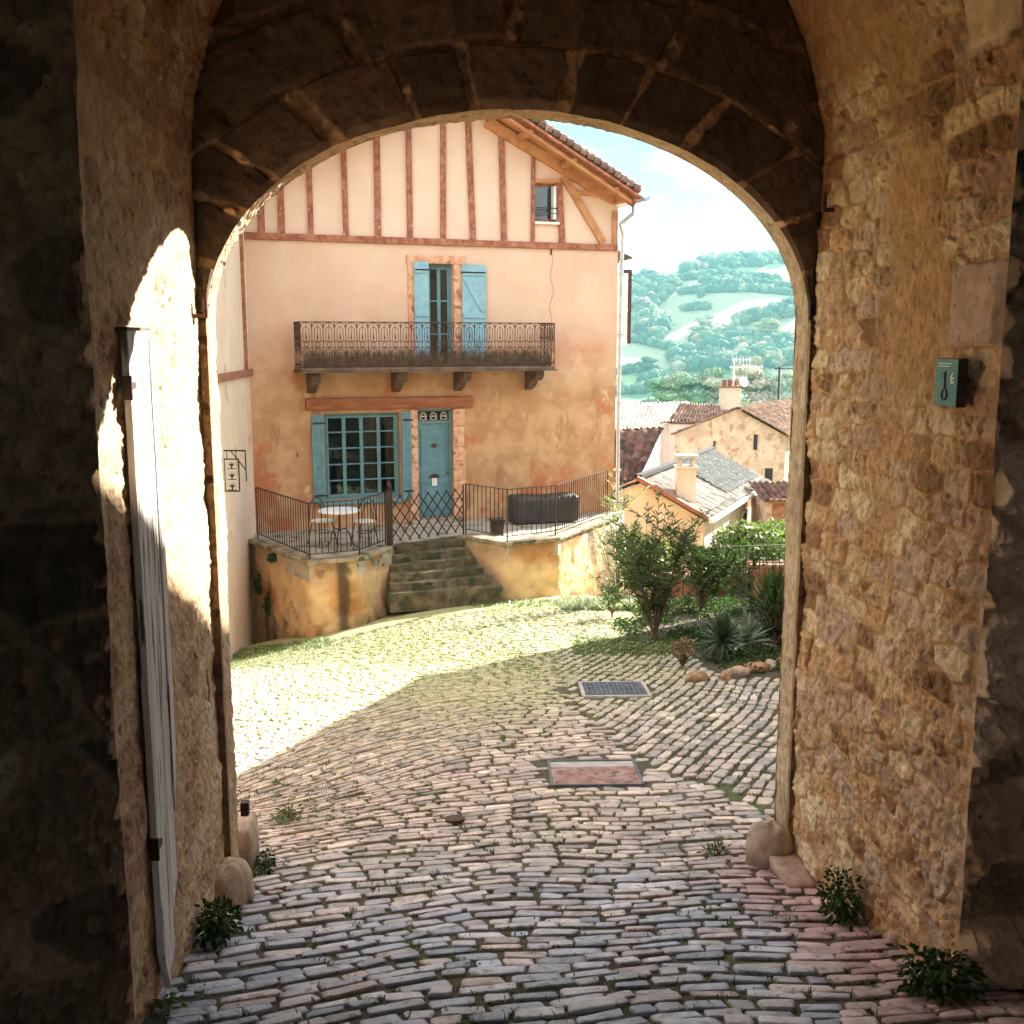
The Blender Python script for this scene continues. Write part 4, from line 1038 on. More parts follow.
# wrought iron sign hanging from it
ip = at(229, 468, 17.2); t_ = (ip - Vector((nA.x, nA.y, ip.z))).dot(ndir) / (nB_ - nA).length
wpt = npos(t_, 0, 0)
isg = empty('iron_bracket_sign', (wpt.x, wpt.y, -2.35), 0, 'black wrought iron hanging sign with three cut-out plants, on the pink house edge', 'sign')
zz_ = lambda py: at(236, py, 17.2).z
b = MB(); X0 = 0.0
o0 = wpt; ex_ = Vector((1, -.05, 0)).normalized()
def ipt(a, z): p = o0 + ex_ * a; return (p.x, p.y, z)
b.bar(ipt(-.02, zz_(450.5)), ipt(.36, zz_(450.5)), .025, .025); b.bar(ipt(.36, zz_(450)), ipt(.36, zz_(481)), .016, .016, (0, 1, 0)); b.bar(ipt(.36, zz_(470)), ipt(.12, zz_(451)), .014, .014, (0, 1, 0)); b.build('bracket', m_iron, isg)
b = MB(); A0, A1_, Z0_, Z1_ = .0, .24, zz_(491), zz_(459)
b.bar(ipt(A0, Z0_), ipt(A1_, Z0_), .02, .02); b.bar(ipt(A0, Z1_), ipt(A1_, Z1_), .02, .02); b.bar(ipt(A0, Z0_), ipt(A0, Z1_), .02, .02, (0, 1, 0)); b.bar(ipt(A1_, Z0_), ipt(A1_, Z1_), .02, .02, (0, 1, 0)); b.bar(ipt(.05, Z1_), ipt(.05, zz_(451)), .01, .01, (0, 1, 0)); b.bar(ipt(.2, Z1_), ipt(.2, zz_(451)), .01, .01, (0, 1, 0)); b.build('sign_frame', m_iron, isg)
for q in range(3):
    zc_ = Z0_ + (Z1_ - Z0_) * (q + .45) / 3; b = MB()
    for a in range(7):
        an = PI * (a / 6); b.add([ipt(.12 - .012, zc_ - .02), ipt(.12 + .012, zc_ - .02), ipt(.12 + .085 * math.cos(an), zc_ + .02 + .055 * math.sin(an))], [(0, 1, 2)])
    b.bar(ipt(.12, zc_ - .06), ipt(.12, zc_ + .01), .02, .012, (0, 1, 0)); b.bar(ipt(.05, zc_ - .06), ipt(.19, zc_ - .06), .012, .012, (0, 1, 0)); b.build('cut_out_plant', m_iron, isg)
# ------------------------------------------------------------------ terrace, steps, railings, furniture
def tz(px, py, z=ZT): p = atz(px, py, z); return Vector((p.x, p.y, z))
L0, L1, L2, L3 = tz(250, 542), tz(309, 565), tz(362, 560), tz(391, 549)
Rt0, Rt1, Rt2, Rt3 = tz(463, 538), tz(507, 546), tz(558, 540), tz(616, 518)
fl = lambda s, n: HP + hd * s + hn * n
F0 = fl(S0 + .1, .0); F3 = fl(S1h + .25, .02)
terr = empty('stone_terrace', (0, 19.5, ZT), 0, 'raised terrace with stained ochre retaining walls below the blue door', 'terrace')
def extr(name, poly, z0, z1, m, par, bevel=0, sub=0):
    b = MB(); b.prism([(p.x, p.y, z0) for p in poly], (0, 0, z1 - z0)); return b.build(name, m, par, bevel=bevel)
# retaining walls as displaced strips
def strip_wall(name, pts, z1, seed, par, cope=True):
    pts = [Vector((p.x, p.y, 0)) for p in pts]
    # smooth resample
    P = []; 
    for a, c in zip(pts[:-1], pts[1:]):
        n = max(2, int((c - a).length / .05)); P += [a.lerp(c, i / n) for i in range(n)]
    P.append(pts[-1]); P = np.array([[p.x, p.y] for p in P])
    for _ in range(6): P[1:-1] = (P[:-2] + P[1:-1] * 2 + P[2:]) / 4
    S = np.concatenate([[0], np.cumsum(np.linalg.norm(np.diff(P, axis=0), axis=1))]); T = np.gradient(P, axis=0); N = np.stack([T[:, 1], -T[:, 0]], 1); N /= np.linalg.norm(N, axis=1, keepdims=True)
    zz = np.linspace(-1.95, 0, 50); SS, ZZ = np.meshgrid(S, zz, indexing='ij')
    e, r1, r2, r3 = stones(SS + .06 * fbm(SS * 3, ZZ * 3, 3, seed), ZZ, .5, .3, .7, seed)
    mk = sstep(.04, .12, e) * sstep(.0, .3, fbm(SS * .9, ZZ * .9, 3, seed + 5))
    n = fbm(SS * 6, ZZ * 6, 4, seed + 7); H = .025 * mk * r1 + .02 * n + .03 * (1 - (ZZ + 1.95) / 1.95)
    Q = np.stack([P[:, None, 0] + N[:, None, 0] * H, P[:, None, 1] + N[:, None, 1] * H, ZZ + z1], -1)
    st = sstep(.12, .4, fbm(SS * 1.6, ZZ * .35 + 3, 4, seed + 9)); st2 = sstep(.1, .35, fbm(SS * .8, ZZ * 1.2, 4, seed + 15))
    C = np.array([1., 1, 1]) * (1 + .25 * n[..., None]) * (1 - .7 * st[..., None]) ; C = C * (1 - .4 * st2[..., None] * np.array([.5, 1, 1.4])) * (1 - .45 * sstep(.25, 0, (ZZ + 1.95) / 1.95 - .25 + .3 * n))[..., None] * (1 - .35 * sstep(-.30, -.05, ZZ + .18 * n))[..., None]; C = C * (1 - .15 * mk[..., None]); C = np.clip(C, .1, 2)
    sk = c0(L1, L2, .62); dd_ = np.hypot(P[:, 0] - sk.x, P[:, 1] - sk.y)[:, None] + .05 * fbm(SS * 6, ZZ * 5, 3, 4); C = C * (1 - .8 * (1 - sstep(.05, .17, dd_)) * (seed == 3))[..., None]
    return grid_mesh(name, Q, m_terr2, par, C)
m_terr2 = mat('stained_render', (.62, .42, .22), (.54, .34, .18), 2.2, .92, .6, 16, attr=True, c3=(.30, .20, .12), s3=2.6, t3=.6)
c0 = lambda a, b_, t: a.lerp(b_, t)
m_cope = mat('dirty_coping', (.34, .26, .17), (.18, .14, .09), 5, .9, .5, 20, c3=(.07, .07, .035), s3=4, t3=.55)
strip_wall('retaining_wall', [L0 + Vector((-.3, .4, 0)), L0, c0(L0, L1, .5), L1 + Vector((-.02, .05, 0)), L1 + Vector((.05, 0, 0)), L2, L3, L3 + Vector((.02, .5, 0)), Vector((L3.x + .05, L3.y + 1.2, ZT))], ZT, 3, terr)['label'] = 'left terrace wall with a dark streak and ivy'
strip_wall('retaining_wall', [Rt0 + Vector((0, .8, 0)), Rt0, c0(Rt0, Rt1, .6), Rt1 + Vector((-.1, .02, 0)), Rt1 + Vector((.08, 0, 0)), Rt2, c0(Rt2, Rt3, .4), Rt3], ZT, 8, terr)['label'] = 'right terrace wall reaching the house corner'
# floor
fpoly = [L0, L1, L2, L3, L3 + Vector((.02, .55, 0)), Rt0 + Vector((-.02, .45, 0)), Rt0, Rt1, Rt2, Rt3, F3, F0]
extr('terrace_floor', fpoly, ZT - .3, ZT - .012, m_slab, terr)
def coping(name, pts, w=.26, z=ZT, th=.07, rise=0):
    b = MB(); pts = [Vector((p.x, p.y, 0)) for p in pts]; n = len(pts)
    for q in range(n):
        pass
    L_, R_ = [], []
    for q, p in enumerate(pts):
        t = (pts[min(q + 1, n - 1)] - pts[max(q - 1, 0)]).normalized(); o = Vector((t.y, -t.x, 0)); L_.append(p + o * .05); R_.append(p - o * w)
    for q in range(n - 1):
        ds = ru(-.004, .004)
        b.hexa([(*L_[q].xy, z - .01), (*L_[q + 1].xy, z - .01), (*R_[q + 1].xy, z - .01), (*R_[q].xy, z - .01), (*L_[q].xy, z + th + ds), (*L_[q + 1].xy, z + th + ds), (*R_[q + 1].xy, z + th + ds), (*R_[q].xy, z + th + ds)])
    return b.build(name, m_cope, terr, bevel=.018)
coping('coping', [L0, c0(L0, L1, .33), c0(L0, L1, .66), L1, c0(L1, L2, .5), L2, L3]); coping('coping', [Rt0, c0(Rt0, Rt1, .5), Rt1, c0(Rt1, Rt2, .5), Rt2, c0(Rt2, Rt3, .33), c0(Rt2, Rt3, .66), Rt3])
# steps
steps = empty('stone_steps', (-1.7, 18.3, -4.6), 0, 'mossy worn stone steps climbing to the terrace between its two walls', 'steps')
NS = 6; zb_ = -4.62
for q in range(NS):
    # q = 0 the lowest
    t = q / (NS - 1); z = zb_ + .14 * (q + 1) + .0 * t
    z = -4.62 + (ZT - .02 + 4.62) * (q + 1) / NS
    py = 594 - (594 - 547) * t; pl = 390 + 1 * t; pr = 503 - (503 - 463) * t ** .8
    a = atz(pl, py, z); c = atz(pr, py - 7, z); a.z = c.z = z
    out = 1.0
    b = MB(); d = (c - a); m_ = 9; nrm_ = Vector((-d.y, d.x, 0)).normalized()
    fr1 = [a.lerp(c, k_ / m_) + nrm_ * ru(-.02, .02) for k_ in range(m_ + 1)]
    zz = [z + ru(-.008, .008) for _ in fr1]
    for k_ in range(m_):
        p, r_ = fr1[k_], fr1[k_ + 1]; bk = nrm_ * 1.0
        b.hexa([(*p.xy, z - .35), (*r_.xy, z - .35), (*(r_ + bk).xy, z - .35), (*(p + bk).xy, z - .35), (*p.xy, zz[k_]), (*r_.xy, zz[k_ + 1]), (*(r_ + bk).xy, z), (*(p + bk).xy, z)])
    b.build('step', m_step, steps)
    pts = []
    for k_ in range(26):
        p = a.lerp(c, rnd()) + nrm_ * ru(-.03, .07); pts.append((p.x, p.y, z - (.10 if rnd() < .6 else 0)))
    blade_mesh('step_moss', pts, 6, .04, .006, .06, m_ivy, 40 + q, steps)['kind'] = 'stuff'
# bar railings
def railing(name, pts, base_z, top_z, label, spacing=.105, r=.008, group=None, post=.014, mats=None, m=m_iron):
    """pts: plan points, base_z/top_z lists"""
    pts = [Vector((p.x, p.y, 0)) for p in pts]
    o = empty(name, (pts[0].x, pts[0].y, base_z[0]), 0, label, 'railing', group)
    for q in range(len(pts)):
        b = MB(); b.tube([(*pts[q].xy, base_z[q] - .06), (*pts[q].xy, top_z[q] + .01)], post, 6); b.build('post', m, o)
    b = MB()
    for q in range(len(pts) - 1):
        A0_, A1_ = pts[q], pts[q + 1]
        b.bar((*A0_.xy, top_z[q]), (*A1_.xy, top_z[q + 1]), .032, .014)
    b.build('top_rail', m, o)
    b = MB()
    for q in range(len(pts) - 1):
        A0_, A1_ = pts[q], pts[q + 1]
        b.bar((*A0_.xy, base_z[q] + .09), (*A1_.xy, base_z[q + 1] + .09), .028, .012)
    b.build('bottom_rail', m, o)
    for q in range(len(pts) - 1):
        n = max(2, int((pts[q + 1] - pts[q]).length / spacing))
        b = MB()
        for k_ in range(1, n):
            t = k_ / n; p = pts[q].lerp(pts[q + 1], t); z0 = base_z[q] + (base_z[q + 1] - base_z[q]) * t; z1 = top_z[q] + (top_z[q + 1] - top_z[q]) * t
            b.tube([(*p.xy, z0 + .09), (*p.xy, z1)], r, 4)
        b.build('bars', m, o)
    return o
def inset(p, c, d=.12): v = Vector((c.x - p.x, c.y - p.y, 0)).normalized(); return Vector((p.x, p.y, 0)) + v * d
cL = Vector((-3.6, 19.8, 0)); cR = Vector((0, 22, 0))
RL = [inset(L0, cL, .15), inset(L1, cL), inset(L2, cL), inset(L3, cL)]
zc_ = ZT + .07
railing('terrace_railing', RL, [zc_] * 4, [zc_ + .98] * 4, 'black bar railing along the left terrace corner, in front of the bistro table')
RR = [inset(Rt0, cR), inset(Rt1, cR), inset(Rt2, cR), inset(Rt3, cR, .2)]
railing('terrace_railing', RR, [zc_] * 4, [zc_ + .98] * 4, 'black bar railing on the right terrace wall, in front of the covered box')
# gate post and accordion gate
pg = inset(L3, cL, .02); pg2 = inset(Rt0, cR, .02)
gp = empty('gate_post', (pg.x, pg.y, ZT), 0, 'thick black iron gate post with spike at the head of the steps', 'post')
b = MB(); b.box(-.055, .055, -.055, .055, 0, 1.1); b.build('shaft', m_iron, gp, local=True, bevel=.006); b = MB(); b.lathe([(.05, 1.1), (.06, 1.12), (.03, 1.14), (.045, 1.18), (.0, 1.3)], (0, 0, 0), 10); b.build('finial', m_iron, gp, local=True)
ag = empty('accordion_gate', (pg.x, pg.y, ZT), 0, 'folding iron lattice gate stretched across the top of the steps', 'gate')
d = (pg2 - pg); gl_ = d.length; d.normalize(); b = MB(); nx_ = 8; w = gl_ * 1.0 / nx_
for q in range(-3, nx_ + 1):
    for sg in (0, 1):
        x0, x1 = q * w, (q + 3.2) * w; z0, z1 = (.12, .98) if sg == 0 else (.98, .12)
        def clip(xa, za, xb_, zb2):
            if xa < 0: za += (zb2 - za) * (0 - xa) / (xb_ - xa); xa = 0
            if xb_ > gl_: zb2 = za + (zb2 - za) * (gl_ - xa) / (xb_ - xa); xb_ = gl_
            return xa, za, xb_, zb2
        if x1 <= .05 or x0 >= gl_ - .05: continue
        xa, za, xe, ze = clip(x0, z0, x1, z1)
        o_ = (-.008 if sg else .008); nn__ = Vector((-d.y, d.x, 0)) * o_
        pa = pg + d * xa + nn__; pe = pg + d * xe + nn__
        b.bar((pa.x, pa.y, ZT + za), (pe.x, pe.y, ZT + ze), .022, .008, nn__)
b.build('lattice', m_iron, ag)
b = MB(); b.tube([(pg2.x, pg2.y, ZT), (pg2.x, pg2.y, ZT + 1.05)], .016, 6); b.build('latch_post', m_iron, ag)

# bistro table and chairs
ZF = ZT - .012
tb = tz(337, 552); tb = Vector((tb.x, tb.y + .35, ZF))
table = empty('bistro_table', tb, 0, 'round white bistro table on curved black legs on the terrace', 'table')
b = MB(); b.lathe([(.0, .70), (.37, .70), (.385, .71), (.385, .725), (.37, .735), (0, .735)], (0, 0, 0), 32); b.build('table_top', m_white, table, local=True)
b = MB(); b.lathe([(.02, .33), (.03, .36), (.02, .4), (.02, .70)], (0, 0, 0), 10); b.lathe([(.0, .62), (.13, .69), (.0, .70)], (0, 0, 0), 12); b.build('stem', m_iron, table, local=True)
for q in range(3):
    a = q * 2 * PI / 3 + .5; e = Vector((math.cos(a), math.sin(a), 0)); b = MB()
    b.tube([e * .02 + Vector((0, 0, .36)), e * .12 + Vector((0, 0, .38)), e * .2 + Vector((0, 0, .26)), e * .22 + Vector((0, 0, .12)), e * .30 + Vector((0, 0, .03)), e * .36 + Vector((0, 0, .012))], .012, 6); b.build('leg', m_iron, table, local=True)
def chair():
    c = empty('bistro_chair', (0, 0, 0), 0)
    b = MB(); b.lathe([(0, .445), (.19, .445), (.205, .455), (.19, .472), (0, .476)], (0, 0, 0), 24); b.build('seat', m_cream, c, local=True)
    for sx in (-1, 1):
        b = MB(); b.tube([(sx * .13, -.14, .45), (sx * .17, -.19, .2), (sx * .19, -.21, 0)], .011, 6); b.build('leg', m_iron, c, local=True)
        b = MB(); b.tube([(sx * .13, .13, .45), (sx * .16, .18, .2), (sx * .19, .23, 0)], .011, 6); b.build('leg', m_iron, c, local=True)
    b = MB(); b.tube([(.17 * math.cos(a), .16 + .03 * math.sin(a), .45 + .42 * math.sin(a) ** .6 if a > 0 else .45) for a in np.linspace(0, PI, 13)], .011, 6)
    b.tube([(.10 * math.cos(a), .165 + .03 * math.sin(a), .45 + .34 * math.sin(a) ** .7) for a in np.linspace(0, PI, 11)], .008, 6); b.build('backrest', m_iron, c, local=True)
    b = MB(); b.tube([(.15 * math.cos(a), .15 * math.sin(a), .25) for a in np.linspace(0, 2 * PI, 18, False)], .007, 5, closed=True); b.build('stretcher_ring', m_iron, c, local=True)
    return c
ch = chair(); ch.location = (tb.x - .40, tb.y + .42, ZF); ch.rotation_euler.z = .7
tag(ch, 'black bistro chair with cream seat behind the left side of the round table', 'chair', 'bistro chairs')
ch2 = copy_tree(ch); p = tz(361, 548); ch2.location = (p.x + .02, p.y + .35, ZF); ch2.rotation_euler.z = -.25
ch2['label'] = 'black bistro chair with cream seat between the round table and the gate post'
# long box under a dark cover
pa = tz(515, 525); pb = tz(572, 522); pa.z = pb.z = ZF
bd = (pb - pa).normalized(); bq = Vector((-bd.y, bd.x, 0)); cvr = empty('covered_box', ((pa.x + pb.x) / 2, pa.y + .3, ZF), 0, 'long low garden box under a dark cover behind the right railing', 'storage box')
Ls = (pb - pa).length + .15; nxx, nzz = 70, 22
prof = []   # cover cross profile (depth, height)
for a, z in ((0, .03), (0, .15), (0, .3), (-.005, .45), (.0, .53), (.04, .565), (.2, .585), (.4, .59), (.55, .57), (.6, .53), (.6, .3), (.6, .03)): prof.append((a, z))
pf = np.array(prof); u_ = np.linspace(0, 1, nxx)
Pm = np.zeros((nxx, len(pf), 3))
for i_, t in enumerate(u_):
    e = 1 - .04 * (abs(t - .5) > .485)
    for j_, (a, z) in enumerate(pf):
        w_ = .02 * math.sin(t * 34 + z * 3) * (1 - z) + .015 * math.sin(t * 71)
        q_ = pa + bd * (t * Ls) + bq * (a + (w_ if j_ < 5 else 0)); Pm[i_, j_] = (q_.x, q_.y, ZF + z * e + .012 * math.sin(t * 9) * (j_ > 3))
m_cover = mat('dark_cover', (.035, .032, .03), (.05, .045, .04), 5, .6, .3, 12)
grid_mesh('cover', Pm, m_cover, cvr)
b = MB()
for i_ in (0, nxx - 1): b.add([tuple(Pm[i_, j_]) for j_ in range(len(pf))], [tuple(range(len(pf)))])
b.build('cover_end', m_cover, cvr)
# planter
pp = tz(497, 536); pl_ = empty('planter', (pp.x, pp.y + .25, ZF), .2, 'small square dark planter by the railing at the right of the steps', 'planter')
b = MB(); b.hexa([(-.1, -.1, 0), (.1, -.1, 0), (.1, .1, 0), (-.1, .1, 0), (-.13, -.13, .3), (.13, -.13, .3), (.13, .13, .3), (-.13, .13, .3)]); b.build('pot', m_iron, pl_, local=True, bevel=.01)
b = MB(); b.box(-.14, .14, -.14, -.11, .27, .31); b.box(-.14, .14, .11, .14, .27, .31); b.box(-.14, -.11, -.109, .109, .27, .31); b.box(.11, .14, -.109, .109, .27, .31); b.build('rim', m_iron, pl_, local=True)
b = MB(); b.box(-.11, .11, -.11, .11, .24, .26); b.build('earth', m_soil, pl_, local=True)

# ------------------------------------------------------------------ drain covers
def frame4(b, a, c, z0, z1, w):
    b.box(-a - w, a + w, -c - w, -c, z0, z1); b.box(-a - w, a + w, c, c + w, z0, z1); b.box(-a - w, -a, -c + .0005, c - .0005, z0, z1); b.box(a, a + w, -c + .0005, c - .0005, z0, z1)
def slope_rot(o, x, y):
    dx = (gz(x + .4, y) - gz(x - .4, y)) / .8; dy = (gz(x, y + .4) - gz(x, y - .4)) / .8
    o.rotation_euler = (math.atan(dy), -math.atan(dx), 0)
cx, cy, a_, b_ = COV[0]
dc = empty('drain_cover', (cx, cy, gz(cx, cy) + .008), 0, 'grey metal grid drain cover in a pale concrete frame, farther up the yard', 'drain cover', 'drain covers'); slope_rot(dc, cx, cy)
b = MB(); frame4(b, .33, .35, -.06, .012, .04); b.build('frame', m_conc, dc, local=True, bevel=.006)
b = MB(); b.box(-.325, .325, -.345, .345, -.05, .008)
for q in range(13): x = -.30 + q * .05; b.box(x - .006, x + .006, -.33, .33, .0085, .014)
for q in range(13): y = -.32 + q * .0533; b.box(-.32, .32, y - .006, y + .006, .0088, .0135)
b.build('grid_plate', m_zinc2, dc, local=True)
cx, cy, a_, b_ = COV[1]
m_rustp = mat('pink_mortar', (.24, .11, .08), (.38, .24, .20), 7, .85, .7, 40, c3=(.12, .08, .07), s3=9, t3=.55)
dc2 = empty('drain_cover', (cx, cy, gz(cx, cy) + .006), 0, 'dark-framed cover filled with worn pink mortar, nearer the arch', 'drain cover', 'drain covers'); slope_rot(dc2, cx, cy)
b = MB(); frame4(b, .34, .33, -.06, .006, .016); b.build('frame', m_zinc2, dc2, local=True)
b = MB(); b.box(-.337, .337, -.327, .15, -.05, .003); b.build('mortar_fill', m_rustp, dc2, local=True); b = MB(); b.box(-.337, .337, .152, .327, -.05, -.004); b.build('dark_plate', m_conc, dc2, local=True)
p = hit(455, 822); sd = empty('drain_cover', (p.x, p.y, p.z + .012), 0, 'tiny round dark metal stopcock cover in the middle of the cobbles', 'drain cover', 'drain covers'); slope_rot(sd, p.x, p.y)
b = MB(); b.lathe([(0, -.03), (.055, -.03), (.055, .012), (.05, .014), (0, .010)], (0, 0, 0), 20); b.build('lid', m_iron, sd, local=True); b = MB(); b.lathe([(.056, -.03), (.068, -.03), (.068, .013), (.056, .013)], (0, 0, 0), 20); b.build('ring', m_rust, sd, local=True)
# ------------------------------------------------------------------ plants
def leaf_cloud(name, B, Dr, ln, wd, m, parent, seed, fold=.15, tintr=(.6, 1.35), dark=None):
    """lanceolate leaves: base points B (n,3), directions Dr (n,3)"""
    r = np.random.default_rng(seed); n = len(B); Dr = Dr / np.linalg.norm(Dr, axis=1, keepdims=True)
    a = r.normal(size=(n, 3)); S = np.cross(Dr, a); S /= np.linalg.norm(S, axis=1, keepdims=True); U = np.cross(S, Dr)
    L = (np.broadcast_to(ln, (n,)) * (.7 + .6 * r.random(n)))[:, None]; W = (np.broadcast_to(wd, (n,)) * (.8 + .4 * r.random(n)))[:, None]
    droop = -np.array([[0, 0, 1.]]) * L * (.05 + .25 * r.random((n, 1)))
    v = np.stack([B, B + Dr * L * .4 + S * W + droop * .2, B + Dr * L * .4 - S * W + droop * .2, B + Dr * L * .5 - U * W * fold + droop * .3, B + Dr * L + droop], 1)
    f = np.array([[0, 1, 3], [1, 4, 3], [0, 3, 2], [3, 4, 2]])
    F = (f[None] + (np.arange(n) * 5)[:, None, None]).reshape(-1, 3)
    c = tintr[0] + (tintr[1] - tintr[0]) * r.random((n, 1)); t = np.concatenate([c * (.9 + .3 * r.random((n, 1))), c, c * .9], 1)
    return np_mesh(name, v.reshape(-1, 3), F, m, parent, np.repeat(t, 5, 0), smooth=False)
def stemmy(name, label, base, n_stems, height, spread, nleaf, ln, wd, m, seed, cat='shrub', lean=(0, 0), group=None, sway=.12, start=.25, thick=.012):
    r = np.random.default_rng(seed); root = empty(name, base, 0, label, cat, group)
    B, D = [], []; b = MB()
    for s in range(n_stems):
        a = r.random() * 2 * PI; rad = spread * (r.random() ** .6); hh = height * (.65 + .4 * r.random()) * (1 - .25 * rad / max(spread, .01) * r.random())
        end = Vector((math.cos(a) * rad + lean[0], math.sin(a) * rad + lean[1], hh)); k = 7
        pts = []
        for i in range(k + 1):
            t = i / k; p = Vector((end.x * t ** 1.25, end.y * t ** 1.25, end.z * t)) + Vector((r.normal() * sway * t * .3, r.normal() * sway * t * .3, 0)); pts.append(Vector(base) + p)
        b.tube(pts, thick * (.7 + .5 * r.random()), 5, r2=.003)
        nb = 3
        twigs = [pts]
        for q in range(nb):
            i = int(r.integers(2, k)); p = pts[i]; d = Vector((r.normal(), r.normal(), 1.1 + r.random())).normalized() * height * (.12 + .2 * r.random())
            tw = [p + d * t for t in (0, .35, .7, 1)]; b.tube(tw, .005, 4, r2=.002); twigs.append(tw)
        for tw in twigs:
            m_ = len(tw) - 1; cnt = int(nleaf / n_stems / len(twigs))
            for q in range(cnt):
                t = start + (1 - start) * r.random() ** .75 if tw is pts else r.random(); x = t * m_; i = min(int(x), m_ - 1); p = tw[i].lerp(tw[i + 1], x - i)
                ax = (tw[i + 1] - tw[i]).normalized(); a2 = r.random() * 2 * PI; o = Vector((math.cos(a2), math.sin(a2), .1)); dd = (o * (.75 + .4 * r.random()) + ax * (.5 + .6 * r.random())).normalized()
                B.append(p); D.append(dd)
    b.build('stem', m_bark, root); leaf_cloud('foliage', np.array(B), np.array([list(d) for d in D]), ln, wd, m, root, seed)
    return root
def gp_(px, py): h_ = hit(px, py); return Vector(h_)
def place(px, py, Y=None):
    p = hit(px, py) if Y is None else at(px, py, Y); return Vector((p.x, p.y, gz(p.x, p.y)))
# bed soil on the right
bs = place(655, 642)
stemmy('oleander_bush', 'large dark-leaved oleander with upright stems at the corner of the yard', bs, 34, 1.95, 1.0, 3000, .14, .0115, m_leaf, 1, lean=(-.05, .0), start=.4, thick=.009)
stemmy('oleander_bush', 'tall thin pale sunlit oleander behind, leaning on the terrace wall end', place(632, 600, 18.5) + Vector((-.25, 0, 0)), 9, 2.3, .45, 700, .13, .012, m_silver, 2, lean=(-.15, 0))
stemmy('oleander_bush', 'low drooping oleander branches with black-green leaves over the sunlit paving', place(612, 622, 16.6), 6, .75, .38, 260, .12, .013, m_leaf, 3, sway=.3)
stemmy('garden_shrub', 'dense dark shrub behind the oleander against the garden railing', place(700, 612, 17.4), 26, 1.35, 1.05, 4200, .09, .013, m_ivy, 4)
stemmy('garden_shrub', 'dark bushy plant in the bed between yucca and gate arch', place(775, 640, 13.4), 16, .95, .55, 2300, .05, .012, m_ivy, 5)
stemmy('flowering_plant', 'low thin plant with small pinkish blooms in front of the bed', place(683, 668, 12.3), 16, .42, .3, 520, .035, .009, mat('pinkish_leaf', (.45, .28, .2), (.2, .2, .08), 30, .7, 0, attr=True), 6, cat='plant')
def yucca(name, label, base, trunk, n, ln, wd, seed, m):
    r = np.random.default_rng(seed); root = empty(name, base, 0, label, 'yucca'); base = Vector(base)
    b = MB(); b.tube([base + Vector((0, 0, -.05)), base + Vector((.01, 0, trunk * .5)), base + Vector((.0, .01, trunk))], .055, 9, r2=.045)
    for q in range(40):
        a = r.random() * 2 * PI; z = r.random() * trunk; e = Vector((math.cos(a), math.sin(a), 0)); p = base + Vector((0, 0, z))
        b.add([p + e * .05 + Vector((-e.y, e.x, 0)) * .02, p + e * .05 - Vector((-e.y, e.x, 0)) * .02, p + e * .085 + Vector((0, 0, .05))], [(0, 1, 2)])
    b.build('trunk', m_bark, root)
    V, F, T = [], [], []; c = base + Vector((0, 0, trunk))
    for q in range(n):
        a = r.random() * 2 * PI; el = math.radians(-25 + 112 * r.random() ** .8); d = Vector((math.cos(a) * math.cos(el), math.sin(a) * math.cos(el), math.sin(el))); s = Vector((-math.sin(a), math.cos(a), 0)); L = ln * (.75 + .35 * r.random()); k = 5; o = len(V)
        up = s.cross(d)
        for i in range(k + 1):
            t = i / k; p = c + d * (L * t) + Vector((0, 0, -.25 * L * t * t * max(0, math.cos(el)) * (.3 + r.random() * .1))); w = wd * (1 - t ** 2.2) * (.6 + .8 * min(t * 4, 1)) + .0008
            V += [p - s * w, p + up * (-w * .5), p + s * w]
        for i in range(k): F += [(o + 3 * i, o + 3 * i + 1, o + 3 * i + 4, o + 3 * i + 3), (o + 3 * i + 1, o + 3 * i + 2, o + 3 * i + 5, o + 3 * i + 4)]
        T += [(.6 + .8 * r.random(),) * 3] * (3 * (k + 1))
    np_mesh('leaves', np.array([list(v) for v in V]), np.array(F), m, root, np.array(T), False); return root
yucca('yucca_plant', 'spiky yucca on a short brown trunk in the middle of the bed', place(722, 664, 12.75), .24, 120, .42, .014, 3, m_yucca)
yucca('yucca_plant', 'larger dark spiky yucca behind, next to the arch', place(772, 640, 14.4), .35, 150, .78, .017, 4, m_leaf)
yucca('agave_plant', 'pale grey-green agave with broad blades between the two yuccas', place(745, 652, 13.5), .08, 34, .50, .030, 5, m_silver)
# stones round the bed
for q, (px, py, s, lab) in enumerate(((697, 681, .14, 'flat ochre edging stone at the left end of the bed'), (726, 679, .12, 'small ochre edging stone, second from the left round the bed'), (741, 675, .13, 'rounded pinkish edging stone in the middle of the bed edge'), (755, 672, .15, 'orange edging stone right of the middle of the bed edge'), (771, 669, .13, 'pale edging stone near the arch'), (785, 666, .14, 'ochre edging stone half hidden by the arch jamb'))):
    p = place(px, py); o = rock('edging_stone', (p.x, p.y, p.z + .015), (s, s * .55, .085), m_wall, None, q + 20, [(.38, .26, .15), (.42, .27, .16), (.42, .30, .23), (.42, .24, .14), (.42, .33, .24), (.38, .25, .15)][q], rot=.3 + q, p=3.2, amp=.3)
    tag(o, lab, 'stone', 'stones edging the planted bed')
